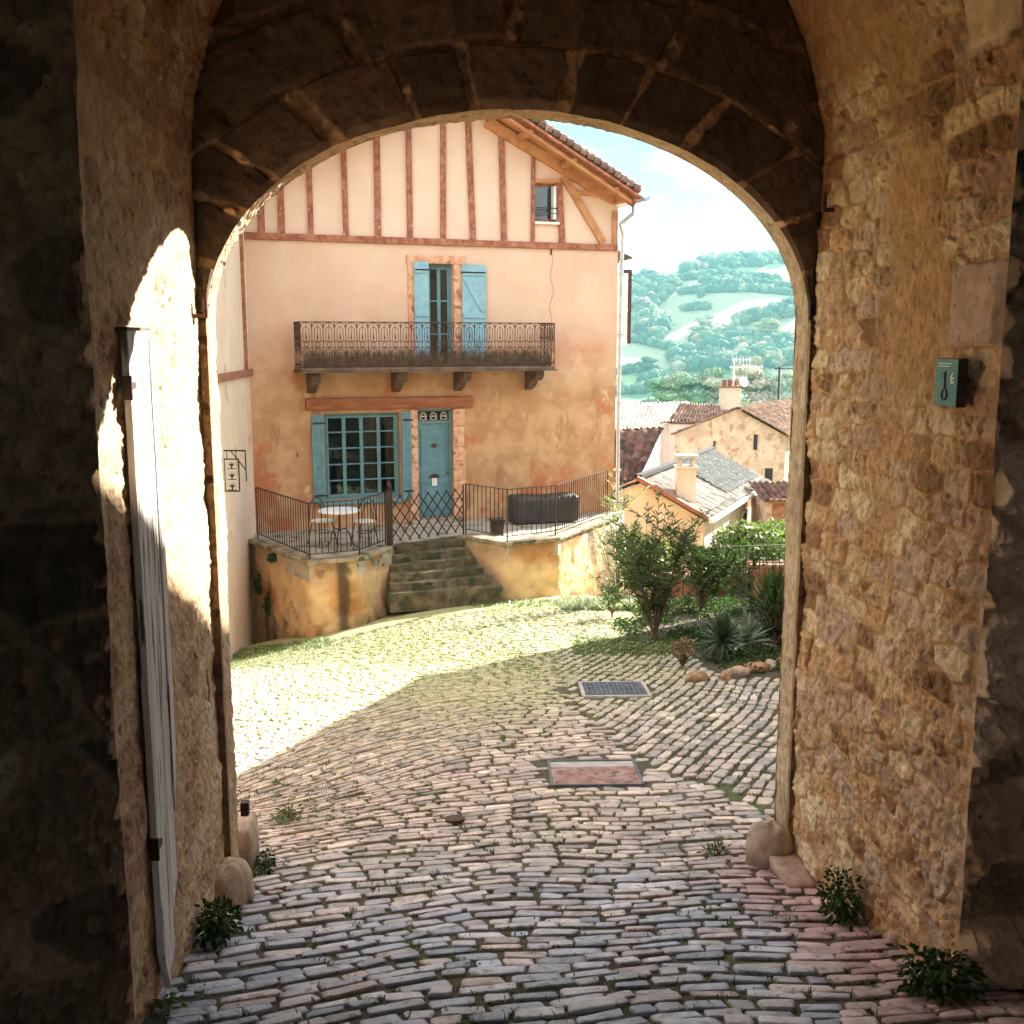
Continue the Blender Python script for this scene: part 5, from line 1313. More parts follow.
# ground cover in the bed (uncountable)
r = np.random.default_rng(8); pts = []
while len(pts) < 1500:
    x, y = r.uniform(1.6, 4.2), r.uniform(11.7, 19.5)
    if x < 2.25 + .12 * (14 - y) and y < 14.3: continue
    if fbm(np.array([x * .9]), np.array([y * .9]), 3, 5)[0] < -.15: continue
    pts.append((x, y, gz(x, y) - .02))
P0 = np.array(pts); B = np.repeat(P0, 9, 0) + r.normal(size=(len(P0) * 9, 3)) * [.06, .06, .035] + [0, 0, .05]; D = r.normal(size=B.shape) + [0, 0, .6]
tag(leaf_cloud('ground_cover', B, D, .055, .016, m_ivy, None, 12), 'dark low leafy ground cover over the planted bed', 'ground cover', kind='stuff')
# loose grass by the terrace foot, on the corner and round the bed
def patch(px0, px1, pyf, n, hgt, seed, name, lab, m=m_leaf2, kind='stuff', nb=7, wid=.004):
    r = np.random.default_rng(seed); pts = []
    for q in range(n):
        px = px0 + (px1 - px0) * r.random(); a, b__ = pyf(px); py = a + (b__ - a) * r.random(); p = hit(px, py)
        if p is not None: pts.append((p.x, p.y, gz(p.x, p.y) - .01))
    return tag(blade_mesh(name, pts, nb, hgt, wid, .06, m, seed), lab, 'grass', kind=kind)
patch(228, 330, lambda x: (650 - (x - 228) * .11, 662 - (x - 228) * .15), 500, .055, 61, 'rough_grass', 'rough grass at the foot of the left terrace wall')
patch(332, 400, lambda x: (612, 632 - (x - 332) * .33), 480, .10, 62, 'rough_grass', 'lush green weeds below the dark streak of the terrace wall', nb=9, wid=.008)
patch(470, 560, lambda x: (600, 608), 300, .06, 64, 'rough_grass', 'thin grass along the foot of the right terrace wall')
patch(575, 690, lambda x: (638, 656), 800, .05, 63, 'rough_grass', 'low green grass spreading in front of the oleander')
patch(560, 640, lambda x: (601, 611), 260, .11, 65, 'silver_foliage', 'pale silvery creeping plants in the sun along the terrace wall', m_silver, nb=8, wid=.012)
# ivy and weeds growing on walls
def ivy(name, label, centre, size, n, ln, wd, m, seed, cat='ivy'):
    r = np.random.default_rng(seed); root = empty(name, centre, 0, label, cat)
    c = Vector(centre); d = r.normal(size=(n, 3)); d /= np.linalg.norm(d, axis=1, keepdims=True); rad = r.random((n, 1)) ** .45
    B = np.array(c) + d * rad * np.array(size) * (1 + .35 * fbm(d[:, 0] * 2 + seed, d[:, 1] * 2 + d[:, 2], 3, seed))[:, None]; D = d + np.array([[0, -.4, -.2]]) + r.normal(size=(n, 3)) * .5
    leaf_cloud('foliage', B, D, ln, wd, m, root, seed)
    b = MB()
    for q in range(9): k = r.integers(0, n); b.tube([c + Vector((0, 0, -size[2] * .8)), c.lerp(Vector(B[k]), .5) + Vector((.01, 0, .01)), Vector(B[k])], .004, 4)
    b.build('stem', m_bark, root); return root
w = g2w(2.06, 4.62, -2.72); ivy('wall_weed', 'dark green weed clump growing at the foot of the right passage wall', w, (.08, .13, .16), 520, .035, .010, m_ivy, 71)
w = g2w(2.06, 3.66, -2.5); ivy('wall_weed', 'leafy dark weed at the foot of the near right corner', w, (.15, .12, .10), 520, .038, .012, m_ivy, 72)
w = g2w(-.97, 4.75, -2.74); ivy('wall_weed', 'small dark weed clump beside the left guard stone', w, (.09, .13, .10), 480, .035, .010, m_ivy, 73)
w = g2w(-1.02, 3.95, -2.66); ivy('wall_weed', 'tiny green weed at the foot of the plank door leaf', w, (.06, .08, .05), 160, .035, .008, m_leaf2, 74)
w = g2w(-.93, 5.95, -3.08); ivy('wall_weed', 'small green weed beyond the left guard stone', w, (.07, .14, .06), 240, .03, .008, m_ivy, 75)
w = g2w(-.90, 6.9, -3.22); ivy('wall_weed', 'flat green weed on the paving beyond the left jamb', w, (.10, .12, .03), 160, .035, .008, m_leaf2, 76)
w = g2w(1.80, 5.85, -3.1); ivy('wall_weed', 'bright green tuft behind the right guard stone', w, (.10, .08, .06), 220, .04, .007, m_leaf2, 77)
def on_wall(px, py):  # on the left part of the left terrace wall
    p0 = Vector((L0.x, L0.y, 0)); p1 = Vector((L1.x, L1.y, 0)); n = Vector(((p1 - p0).y, -(p1 - p0).x, 0)).normalized(); r_ = ray(px, py); t = p0.dot(n) / r_.dot(n); return r_ * t + n * .04
for px, py, sz, lab in ((261, 582, (.10, .07, .20), 'dark ivy clump high on the left terrace wall'), (271, 604, (.08, .07, .22), 'ivy strand hanging lower on the left terrace wall'), (275, 557, (.08, .05, .06), 'tiny fern under the coping of the left terrace wall')):
    ivy('wall_ivy', lab, on_wall(px, py), sz, 420, .05, .014, m_ivy, px)
p = hit(354, 618); ivy('wall_weed', 'bushy bright green weed by the dark streak of the terrace wall', (p.x, p.y, p.z + .07), (.36, .18, .12), 1000, .06, .012, m_leaf2, 91)
# weeds on the jambs' outer side
# ------------------------------------------------------------------ garden railing on the right and what stands behind it
ga = at(683, 598, 18.8); gb = at(805, 600, 19.4)
zg0, zg1 = gz(ga.x, ga.y) , gz(gb.x, gb.y)
zt_ = at(730, 546, 19.1).z
railing('garden_railing', [Vector((ga.x, ga.y, 0)), Vector(((ga.x + gb.x) / 2, (ga.y + gb.y) / 2, 0)), Vector((gb.x + .6, gb.y + .05, 0))], [zg0, (zg0 + zg1) / 2, zg1], [zt_, zt_ - .0, zt_ - .02], 'black bar railing along the drop behind the bed, right of the oleander', spacing=.13)
for (px, py, Y, sz, n, lab, m, nm) in ((752, 541, 26, (.9, .8, .42), 1500, 'bright sunlit yellow-green bush behind the garden railing', m_bright, 'garden_bush'), (785, 536, 29, (1.0, .9, .45), 1300, 'bright green bush in the lower garden next to the arch', m_bright, 'garden_bush'), (766, 575, 23, (1.5, .9, .7), 2300, 'mid-green leafy bush directly behind the railing bars', m_ivy, 'garden_bush'), (640, 560, 24, (.8, .7, .6), 1100, 'green bush below the house corner behind the oleander', m_leaf2, 'garden_bush')):
    p = at(px, py, Y); ivy(nm, lab, p, sz, n, .16, .05, m, int(px), 'bush')
m_brick = mat('brick_red', (.26, .11, .07), (.20, .08, .05), 9, .85, .4, 30)
pb_ = at(779, 556, 21.5); bp = empty('brick_planter', (pb_.x, pb_.y, pb_.z - .4), 0, 'long terracotta planter box glimpsed through the garden railing', 'planter')
b = MB(); b.hexa([(-.55, -.13, .0), (.55, -.13, 0), (.55, .13, 0), (-.55, .13, 0), (-.6, -.17, .22), (.6, -.17, .22), (.6, .17, .22), (-.6, .17, .22)]); b.build('trough', m_brick, bp, local=True, bevel=.01); b = MB(); b.box(-.63, .63, -.2, -.165, .19, .25); b.box(-.63, .63, .165, .2, .19, .25); b.build('rim', m_brick, bp, local=True)
b = MB(); b.box(-.55, .55, -.12, .12, .21, .225); b.build('earth', m_soil, bp, local=True)
for s_ in (-.4, .4):
    b = MB(); b.box(s_ - .08, s_ + .08, -.12, .12, -4, -.002); b.build('pier', m_brick, bp, local=True)
p_ = at(712, 575, 23); gw = empty('brick_garden_wall', (p_.x, p_.y, p_.z - .9), 0, 'low red brick garden wall glimpsed behind the dark shrub', 'wall')
b = MB(); b.box(-1.3, 1.2, -.15, .15, -4, .85); b.build('wall', m_brick, gw, local=True); b = MB(); b.box(-1.35, 1.25, -.2, .2, .852, .92); b.build('coping', m_brick, gw, local=True)
# ------------------------------------------------------------------ houses below
m_stoneh = mat('village_stone', (.62, .46, .34), (.48, .33, .24), 2.2, .9, .8, 5, c3=(.40, .24, .16), s3=2.8, t3=.55, dist=.08)
m_yelr = mat('yellow_render', (.60, .52, .42), (.52, .43, .33), 1.6, .9, .3, 8)
m_pinkr = mat('pink_render', (.78, .62, .54), (.70, .54, .46), 1.6, .9, .3, 8)
m_slate = mat('grey_slate', (.035, .04, .04), (.08, .085, .085), 9, .9, .4, 20, c3=(.25, .25, .24), s3=8, t3=.6, spec=.15)
m_tile_d = mat('dark_tile', (.10, .06, .05), (.16, .09, .07), 3.5, .9, .3, 30, attr=True, spec=.1)
def quad_wall(b, pts, z0, z1s):
    n = len(pts)
def vhouse(name, label, pts, ztop, zbot, ridge, roofs, mwall, wins=(), chim=(), seed=1, over=.25):
    """pts plan polygon (ccw); ztop per-corner wall height"""
    c = sum((Vector((p[0], p[1], 0)) for p in pts), Vector()) / len(pts)
    h = empty(name, (c.x, c.y, zbot), 0, label, 'house', 'houses of the village below')
    n = len(pts); b = MB(); v = [(p[0], p[1], zbot) for p in pts] + [(p[0], p[1], z) for p, z in zip(pts, ztop)]
    b.add(v, [tuple(range(n - 1, -1, -1)), tuple(range(n, 2 * n))] + [(i, (i + 1) % n, n + (i + 1) % n, n + i) for i in range(n)]); b.build('wall', mwall, h)
    for q, (A, B, C, D, mm) in enumerate(roofs): 
        o = roof_mesh('roof', A, B, C, D, h, mm or m_tile, False, seed=seed + q, pitch=.24, row=.4)
    return h
# A: house with the chimney and the slate patch
E1 = at(709, 519, 32); zE_ = E1.z; E2 = ray(770, 481); E2 = E2 * (zE_ / E2.z)
ed = (E2 - E1); ed.z = 0; EL = ed.length; ed.normalize(); en = Vector((-ed.y, ed.x, 0))          # towards the ridge (left)
W_ = 2.3; rise = 1.08
R1_ = E1 + en * W_ + Vector((0, 0, rise)); R2_ = E2 + en * W_ + Vector((0, 0, rise))
G1_ = E1 + en * 2 * W_; G2_ = E2 + en * 2 * W_
ins = .22
a_ = E1 + ed * ins + en * ins; b_ = E2 - ed * ins + en * ins; c_ = G2_ - ed * ins - en * ins; d_ = G1_ + ed * ins - en * ins
rr1 = R1_ + ed * ins; rr2 = R2_ - ed * ins
zb2 = zE_ - 4.6
HAo = empty('village_house', (a_.x, a_.y, zb2), 0, 'yellow and stone house with tall chimney and a slate patch on its pale tiled roof', 'house', 'houses of the village below')
b = MB(); base = [a_, b_, rr2, c_, d_, rr1]
tops = [zE_ - .08, zE_ - .08, R1_.z - .12, zE_ - .08, zE_ - .08, R1_.z - .12]
order = [0, 1, 2, 3, 4, 5]
v = [(p.x, p.y, zb2) for p in base] + [(p.x, p.y, z) for p, z in zip(base, tops)]
b.add(v, [(0, 6 + 0, 6 + 1, 1), (1, 7, 8, 2), (2, 8, 9, 3), (3, 9, 10, 4), (4, 10, 11, 5), (5, 11, 6, 0)]); b.build('wall', m_yelr, HAo)
# stone skin on the eave side, set proud
b = MB(); q0 = a_ - en * .03; q1 = b_ - en * .03
b.hexa([(q0.x, q0.y, zb2), (q1.x, q1.y, zb2), ((q1 + en * .02).x, (q1 + en * .02).y, zb2), ((q0 + en * .02).x, (q0 + en * .02).y, zb2), (q0.x, q0.y, zE_ - .1), (q1.x, q1.y, zE_ - .1), ((q1 + en * .02).x, (q1 + en * .02).y, zE_ - .1), ((q0 + en * .02).x, (q0 + en * .02).y, zE_ - .1)]); b.build('stone_wall', m_stoneh, HAo)
m_tile_p = mat('pale_roof_tile', (.22, .19, .17), (.34, .29, .25), 3.5, .85, .3, 30, attr=True)
roof_mesh('roof', E1, E2, R2_, R1_, HAo, m_tile_p, False, seed=31, pitch=.17, row=.26, amp=.022); roof_mesh('roof', G1_, G2_, R2_, R1_, HAo, m_tile, False, seed=33, pitch=.24, row=.4)
def onroof(s, t, o=.0): return E1.lerp(E2, s).lerp(R1_.lerp(R2_, s), t) + Vector((0, 0, o))
b = MB(); pq = [onroof(.42, .16, .1), onroof(.95, .14, .1), onroof(.97, .98, .1), onroof(.44, .98, .1)]; 
roof_mesh('slate_patch', pq[0], pq[1], pq[2], pq[3], HAo, m_slate, False, seed=35, pitch=.2, row=.22, amp=.012)
b = MB(); b.bar(onroof(-.0, 1, .12), onroof(1, 1, .12), .25, .12); b.build('ridge', m_tile, HAo)
b = MB(); b.bar(onroof(-.01, 0, .06), onroof(-.01, 1, .1), .22, .12); b.build('verge', m_brick, HAo)
b = MB(); b.bar(onroof(0, -.03, -.03), onroof(1, -.03, -.03), .14, .12); b.build('gutter', m_cream, HAo)
cb = onroof(.10, .45); b = MB(); b.box(cb.x - .30, cb.x + .30, cb.y - .25, cb.y + .25, cb.z - .5, cb.z + .95); b.box(cb.x - .35, cb.x + .35, cb.y - .3, cb.y + .3, cb.z + .951, cb.z + 1.02)
chm = b.build('chimney', m_yelr, HAo); b = MB()
for q in (-.2, .2): b.box(cb.x + q - .05, cb.x + q + .05, cb.y - .2, cb.y + .2, cb.z + 1.021, cb.z + 1.3)
b.box(cb.x - .36, cb.x + .36, cb.y - .3, cb.y + .3, cb.z + 1.301, cb.z + 1.38); b.build('chimney_cap', m_conc, chm)
def wallwin(s, z0, z1, w, name, m, par=HAo):
    p = a_.lerp(b_, s) - en * .05; b = MB(); d = ed * (w / 2)
    b.hexa([(*(p - d).xy, z0), (*(p + d).xy, z0), (*(p + d + en * .01).xy, z0), (*(p - d + en * .01).xy, z0), (*(p - d).xy, z1), (*(p + d).xy, z1), (*(p + d + en * .01).xy, z1), (*(p - d + en * .01).xy, z1)]); b.build(name, m, par)
    f = MB(); 
    for sg in (-1, 1): f.bar((p + d * sg * 1.1 - en * .02) + Vector((0, 0, z0 - p.z)), (p + d * sg * 1.1 - en * .02) + Vector((0, 0, z1 - p.z)), .1, .05, en)
    f.bar((p - d * 1.3 - en * .02) + Vector((0, 0, z1 - p.z + .05)), (p + d * 1.3 - en * .02) + Vector((0, 0, z1 - p.z + .05)), .1, .05, en); f.build(name + '_surround', m_yelr, par)
wallwin(.17, zE_ - 1.75, zE_ - .95, .6, 'window', m_dark); wallwin(.62, zE_ - 2.6, zE_ - .7, .75, 'doorway', m_dark); wallwin(.88, zE_ - 1.8, zE_ - .6, .6, 'window', m_dark); wallwin(.40, zE_ - 2.2, zE_ - 1.0, .6, 'window', m_pinkr)
# a plain gabled house from pixel measurements on a frontal plane
def gabled(name, label, pxl, pxr, py_eaveL, py_eaveR, pxa, pya, Y, depth, zbot, mwall, wins, seed, yaw=0.):
    L = at(pxl, py_eaveL, Y); R = at(pxr, py_eaveR, Y + yaw); A = at(pxa, pya, Y + yaw * .5); bk = Vector((depth * .6, depth, 0))
    h = empty(name, ((L.x + R.x) / 2, Y, zbot), 0, label, 'house', 'houses of the village below')
    b = MB(); ba = lambda p, z: (p.x, p.y, z)
    b.prism([ba(L, zbot), ba(R, zbot), ba(R, R.z), ba(A, A.z), ba(L, L.z)], bk); b.build('wall', mwall, h)
    o = Vector((0, -.25, 0)); ex = .3
    for P_ in (L, R):
        e = P_ + (P_ - A).normalized() * ex + Vector((0, 0, .06)); a2 = A + Vector((0, 0, .1))
        roof_mesh('roof', e + o, e + bk, a2 + bk, a2 + o, h, m_tile, False, seed=seed, pitch=.24, row=.4); seed += 1
    for (px, py, w, hh) in wins:
        p = at(px, py, Y - .02 + yaw * (px - pxl) / (pxr - pxl)); b = MB(); b.box(p.x - w / 2, p.x + w / 2, p.y - .02, p.y + .02, p.z - hh / 2, p.z + hh / 2); b.build('window', m_dark, h)
    return h, L, R, A
hB, LB, RB, AB = gabled('village_house', 'sunlit rough stone gable house behind the slate roof', 675, 786, 434, 436, 737, 409, 47, 9, -13, m_stoneh, ((752, 442, .5, .7), (766, 478, .6, .9), (712, 444, .3, .3)), 51, 2.)
hC, LC, RC, AC = gabled('village_house', 'narrow pale pink house between the dark roof and the stone gable', 664, 706, 424, 426, 685, 420, 58, 6, -14, m_pinkr, (), 55)
def slabhouse(name, label, E1p, E2p, R1p, R2p, Ye, Yr, zbot, mwall, mroof, seed, ov=.15):
    """roof slope facing us: eave pixels E1p->E2p at depth Ye, ridge pixels R1p->R2p at depth Yr"""
    A = at(*E1p, Ye); B = at(*E2p, Ye); D = at(*R1p, Yr); C = at(*R2p, Yr)
    h = empty(name, ((A.x + B.x) / 2, Ye, zbot), 0, label, 'house', 'houses of the village below')
    a, b__, c, d = [Vector(p) for p in (A, B, C, D)]
    m_ = MB(); up = -.12
    pts = [a + Vector((ov, ov, up)), b__ + Vector((-ov, ov, up)), c + Vector((-ov, 0, up)), d + Vector((ov, 0, up))]
    v = [(p.x, p.y, zbot) for p in pts] + [tuple(p) for p in pts]
    back = [c + Vector((-ov, (Yr - Ye), -(c.z - b__.z) + up)), d + Vector((ov, (Yr - Ye), -(d.z - a.z) + up))]
    v += [(p.x, p.y, zbot) for p in back] + [tuple(p) for p in back]
    m_.add(v, [(0, 1, 5, 4), (1, 2, 6, 5), (3, 0, 4, 7), (2, 8, 10, 6), (9, 3, 7, 11), (8, 9, 11, 10)]); m_.build('wall', mwall, h)
    roof_mesh('roof', A, B, C, D, h, mroof, False, seed=seed, pitch=.2, row=.4, amp=.055)
    roof_mesh('roof', D + (D - A) * Vector((0, 1, 0)).y * 0 + Vector((0, Yr - Ye, -(D.z - A.z))), C + Vector((0, Yr - Ye, -(C.z - B.z))), C, D, h, mroof, False, seed=seed + 1, pitch=.24, row=.4)
    return h
slabhouse('village_house', 'pink house with striped canal-tile roof facing the yard, below the antenna chimney', (667, 422), (733, 424), (681, 403), (727, 405), 57.5, 60.5, -15, m_pinkr, m_tile, 61)
slabhouse('village_house', 'house with steep dark brown tiled roof at the corner of the tall house', (612, 484), (640, 478), (604, 431), (664, 427), 40, 44, -14, m_pinkr, m_tile_d, 65)
slabhouse('village_house', 'long low house with a pale pink flat roof on the skyline of the village', (606, 430), (672, 428), (606, 404), (690, 402), 62, 70, -16, m_pinkr, mat('pale_pink_tile', (.80, .66, .58), (.7, .55, .46), 3, .85, .3, 30, attr=True), 69)  # very pale pink tile colour over the whole roof
slabhouse('village_house', 'pinkish tiled roof farthest right, beside the arch', (742, 431), (812, 436), (735, 411), (812, 404), 60, 66, -16, m_stoneh, m_tile_p, 73)
# chimney with antennas and a satellite dish
cp = at(731, 400, 60); ch_ = empty('antenna_chimney', (cp.x, cp.y, cp.z - 1.5), 0, 'white chimney carrying a tall aerial mast and satellite dish', 'chimney')
zz0 = at(731, 391, 60).z
b = MB(); b.box(cp.x - .62, cp.x + .45, cp.y - .35, cp.y + .35, cp.z - 1.5, zz0 + .2); b.build('stack', m_yelr, ch_); b = MB(); b.box(cp.x - .68, cp.x + .5, cp.y - .4, cp.y + .4, zz0 + .201, zz0 + .3)
for q in (-.4, -.1, .2): b.lathe([(.11, 0), (.13, .35), (.0, .36)], (cp.x + q, cp.y, zz0 + .3), 10)
b.build('chimney_pots', m_brick, ch_)
b = MB(); mt = at(733, 358, 60).z; mx_ = at(733, 380, 60).x
b.tube([(mx_, cp.y - .2, zz0 - .3), (mx_, cp.y - .2, mt)], .035, 6)
for z_, L_ in ((mt - .1, .5), (mt - .5, .9), (mt - 1.1, .4)):
    b.tube([(mx_ - L_ * .3, cp.y - .2, z_), (mx_ + L_ * 1.8, cp.y - .3, z_ + .02)], .025, 5)
    for k_ in range(6): xx = mx_ + L_ * (-.2 + k_ * .38); b.tube([(xx, cp.y - .55, z_), (xx, cp.y + .1, z_)], .018, 4); b.tube([(xx, cp.y - .3, z_ - .15), (xx, cp.y - .3, z_ + .15)], .018, 4)
b.build('aerial', m_white, ch_)
b = MB(); vs = []; dc_ = Vector((mx_ + .45, cp.y - .5, zz0 + .5))
b.lathe([(0, 0), (.12, .01), (.22, .05), (.3, .1), (.28, .11), (.2, .06), (.1, .03), (0, .015)], (0, 0, 0), 18)
dsh = b.build('satellite_dish', m_white, ch_, local=True); dsh.location = (dc_.x - cp.x, dc_.y - cp.y, dc_.z - cp.z + 1.5); dsh.rotation_euler = (1.2, .0, .4)
# thin pole on the right
pp_ = at(778, 405, 62); pz = at(778, 367, 62).z; tp = empty('utility_pole', (pp_.x, pp_.y, pp_.z - 3), 0, 'thin dark metal pole with one cross wire against the far fields', 'pole')
b = MB(); b.tube([(pp_.x, pp_.y, pp_.z - 3), (pp_.x, pp_.y, pz)], .06, 6); b.build('mast', m_iron, tp); b = MB(); b.tube([(pp_.x - .3, pp_.y, pz - .1), (pp_.x + 1.3, pp_.y, pz - .1)], .03, 5); b.build('crossbar', m_iron, tp)
# garden shed with the dark doorway
sp_ = at(781, 530, 36); sh = empty('garden_shed', (sp_.x, sp_.y, sp_.z - 1), 0, 'small stone lean-to with a dark brown doorway by the arch jamb', 'shed')
b = MB(); b.box(-.62, 2.2, 0, 2, -3, 2.0); b.build('wall', m_stoneh, sh, local=True); b = MB(); b.box(-.35, .75, -.04, -.005, .2, 1.95); b.build('door', m_timber, sh, local=True); b = MB(); b.box(-.45, .85, -.06, -.005, 1.953, 2.1); b.build('door_lintel', m_timber2, sh, local=True)
roof_mesh('roof', sp_ + Vector((-.75, -.3, 1.02)), sp_ + Vector((2.3, -.3, 1.02)), sp_ + Vector((2.3, 2.2, 1.4)), sp_ + Vector((-.75, 2.2, 1.4)), sh, m_tile_d, False, seed=81)

# ------------------------------------------------------------------ house beside the gate, outside the frame, that shades the yard
oh = empty('stone_cottage', (7, 13, -5), 0, 'stone cottage with one-pitch tiled roof on the right side of the yard, beyond the arch', 'house')
x0, x1, y0, y1 = 5.05, 9.5, 8.2, 18.55
def tz_(y): return 3.65 - .47 * (y - 11.3)
b = MB(); b.hexa([(x0, y0, -8), (x1, y0, -8), (x1, y1, -8), (x0, y1, -8), (x0, y0, tz_(y0)), (x1, y0, tz_(y0)), (x1, y1, tz_(y1)), (x0, y1, tz_(y1))]); b.build('wall', m_stoneh, oh)
roof_mesh('roof', (x0 - .1, y1 + .1, tz_(y1) + .05), (x1 + .2, y1 + .1, tz_(y1) + .05), (x1 + .2, y0 - .2, tz_(y0 - .2) + .12), (x0 - .1, y0 - .2, tz_(y0 - .2) + .12), oh, m_tile, False, seed=91)
for yy in (10.5, 14.0):
    b = MB(); b.box(x0 - .03, x0 - .005, yy, yy + .8, -2.6, -1.4); w_ = b.build('window', m_dark, oh); b = MB(); b.box(x0 - .06, x0 - .031, yy - .45, yy - .02, -2.65, -1.35); b.box(x0 - .06, x0 - .031, yy + .82, yy + 1.25, -2.65, -1.35); b.build('shutter', m_blue, oh)

# ------------------------------------------------------------------ far woods, hedges and trees on the hill
ico = None
import bmesh
bm = bmesh.new(); bmesh.ops.create_icosphere(bm, subdivisions=2, radius=1); IV = np.array([v.co[:] for v in bm.verts]); IF = np.array([[v.index for v in f.verts] for f in bm.faces]); bm.free()
def clump_cloud(name, C, S, col, m, seed, parent=None, leafn=26):
    """each crown: a lumpy core plus loose leaf-clump faces around it"""
    r = np.random.default_rng(seed); n = len(C); C = np.asarray(C, float); S = np.asarray(S, float)
    d = IV[None] + 0 * C[:, None]
    k = r.random((n, 1)) * 50
    nz = fbm(d[..., 0] * 2 + k, d[..., 1] * 2 + d[..., 2] * 1.7 + k, 3, seed)
    V1 = C[:, None] + d * S[:, None] * (.8 + .45 * nz)[..., None]
    F1 = IF[None] + (np.arange(n) * len(IV))[:, None, None]
    t1 = np.broadcast_to(np.asarray(col)[:, None] * (.85 + .35 * nz)[..., None], V1.shape)
    dd = r.normal(size=(n, leafn, 3)); dd[..., 2] = np.abs(dd[..., 2]) * .9 - .15; dd /= np.linalg.norm(dd, axis=-1, keepdims=True)
    c2 = C[:, None] + dd * S[:, None] * (.75 + .4 * r.random((n, leafn, 1)))
    s2 = S[:, None].mean(-1, keepdims=True) * (.10 + .14 * r.random((n, leafn, 1)))
    a = r.normal(size=(n, leafn, 3)); a /= np.linalg.norm(a, axis=-1, keepdims=True); b_ = np.cross(a, dd); b_ /= np.maximum(np.linalg.norm(b_, axis=-1, keepdims=True), 1e-6)
    V2 = np.stack([c2 - a * s2, c2 + b_ * s2, c2 + a * s2 * .9], 2)
    t2 = np.broadcast_to((np.asarray(col)[:, None] * (.7 + .7 * r.random((n, leafn, 1))))[:, :, None], V2.shape)
    o = n * len(IV); F2 = o + np.arange(n * leafn * 3).reshape(-1, 3)
    return np_mesh(name, np.concatenate([V1.reshape(-1, 3), V2.reshape(-1, 3)]), np.concatenate([F1.reshape(-1, 3), F2]), m, parent, np.concatenate([t1.reshape(-1, 3), t2.reshape(-1, 3)]), smooth=False)
m_far = mat('far_foliage', (1, 1, 1), (.85, .85, .85), .3, .95, 0, attr=True, spec=.1)
r = np.random.default_rng(77)
GR = np.array([[.035, .09, .07], [.05, .12, .085], [.08, .14, .09], [.04, .085, .07], [.12, .17, .11]])
GR = GR * 1.35
AU = np.array([[.34, .27, .17], [.30, .24, .12], [.42, .36, .28]])
def wood(polys, dens, seed, size, autumn=.06):
    C, S, K_ = [], [], []; r = np.random.default_rng(seed)
    for poly in polys:
        poly = np.array(poly, float); lo, hi = poly.min(0), poly.max(0); n = int(dens * (hi[0] - lo[0]) * (hi[1] - lo[1]) / 100)
        for _ in range(n):
            p = lo + (hi - lo) * r.random(2); c = False; j = len(poly) - 1
            for i in range(len(poly)):
                if (poly[i][1] > p[1]) != (poly[j][1] > p[1]) and p[0] < (poly[j][0] - poly[i][0]) * (p[1] - poly[i][1]) / (poly[j][1] - poly[i][1]) + poly[i][0]: c = not c
                j = i
            if not c: continue
            h_ = hit(p[0], p[1], 1900., 75.)
            if h_ is None: continue
            s = size * (.6 + .8 * r.random()); C.append((h_.x, h_.y, h_.z + s * .7)); S.append((s * 1.1, s * 1.1, s)); K_.append(AU[r.integers(0, 3)] if r.random() < autumn else GR[r.integers(0, 5)])
    return C, S, K_
def hedge(lines, step, size, seed):
    C, S, K_ = [], [], []; r = np.random.default_rng(seed)
    for line in lines:
        for a, b_ in zip(line[:-1], line[1:]):
            n = max(1, int(math.hypot(b_[0] - a[0], b_[1] - a[1]) / step))
            for i in range(n):
                t = (i + r.random() * .7) / n; px = a[0] + (b_[0] - a[0]) * t + r.normal() * .3; py = a[1] + (b_[1] - a[1]) * t + r.normal() * .3
                h_ = hit(px, py, 1900., 75.)
                if h_ is None: continue
                s = size * (.5 + .8 * r.random()); C.append((h_.x, h_.y, h_.z + s * .6)); S.append((s, s, s * .9)); K_.append(GR[r.integers(0, 5)])
    return C, S, K_
W1 = wood([[(612, 284), (648, 278), (676, 288), (664, 300), (650, 312), (668, 326), (660, 342), (612, 334)],
           [(690, 342), (712, 336), (740, 336), (760, 344), (700, 350)],[(740, 322), (770, 314), (800, 308), (800, 315), (770, 321), (745, 327)],
           [(672, 358), (720, 348), (800, 342), (800, 366), (740, 371), (676, 373)],
           [(672, 276), (720, 258), (776, 258), (786, 264), (760, 267), (700, 270)],
           [(688, 278), (716, 282), (746, 286), (742, 292), (716, 288)]], 12, 1, 5.2, .10)
tag(clump_cloud('hillside_woods', *W1, m_far, 5), 'hazy blue-green woods covering the hillside across the valley', 'woods', kind='stuff')
W2 = hedge([[(668, 283), (720, 276), (780, 282)], [(680, 294), (740, 291), (770, 293), (800, 296)], [(684, 311), (708, 309)], [(618, 374), (640, 372), (658, 374)], [(618, 394), (660, 392)], [(690, 268), (770, 263)], [(716, 272), (760, 287), (800, 290)], [(640, 384), (662, 378)], [(700, 298), (706, 288)], [(618, 340), (646, 344), (676, 352)]], 1.2, 4.5, 3)
tag(clump_cloud('field_hedges', *W2, m_far, 6), 'thin dark hedges between the fields of the hillside', 'hedges', kind='stuff')
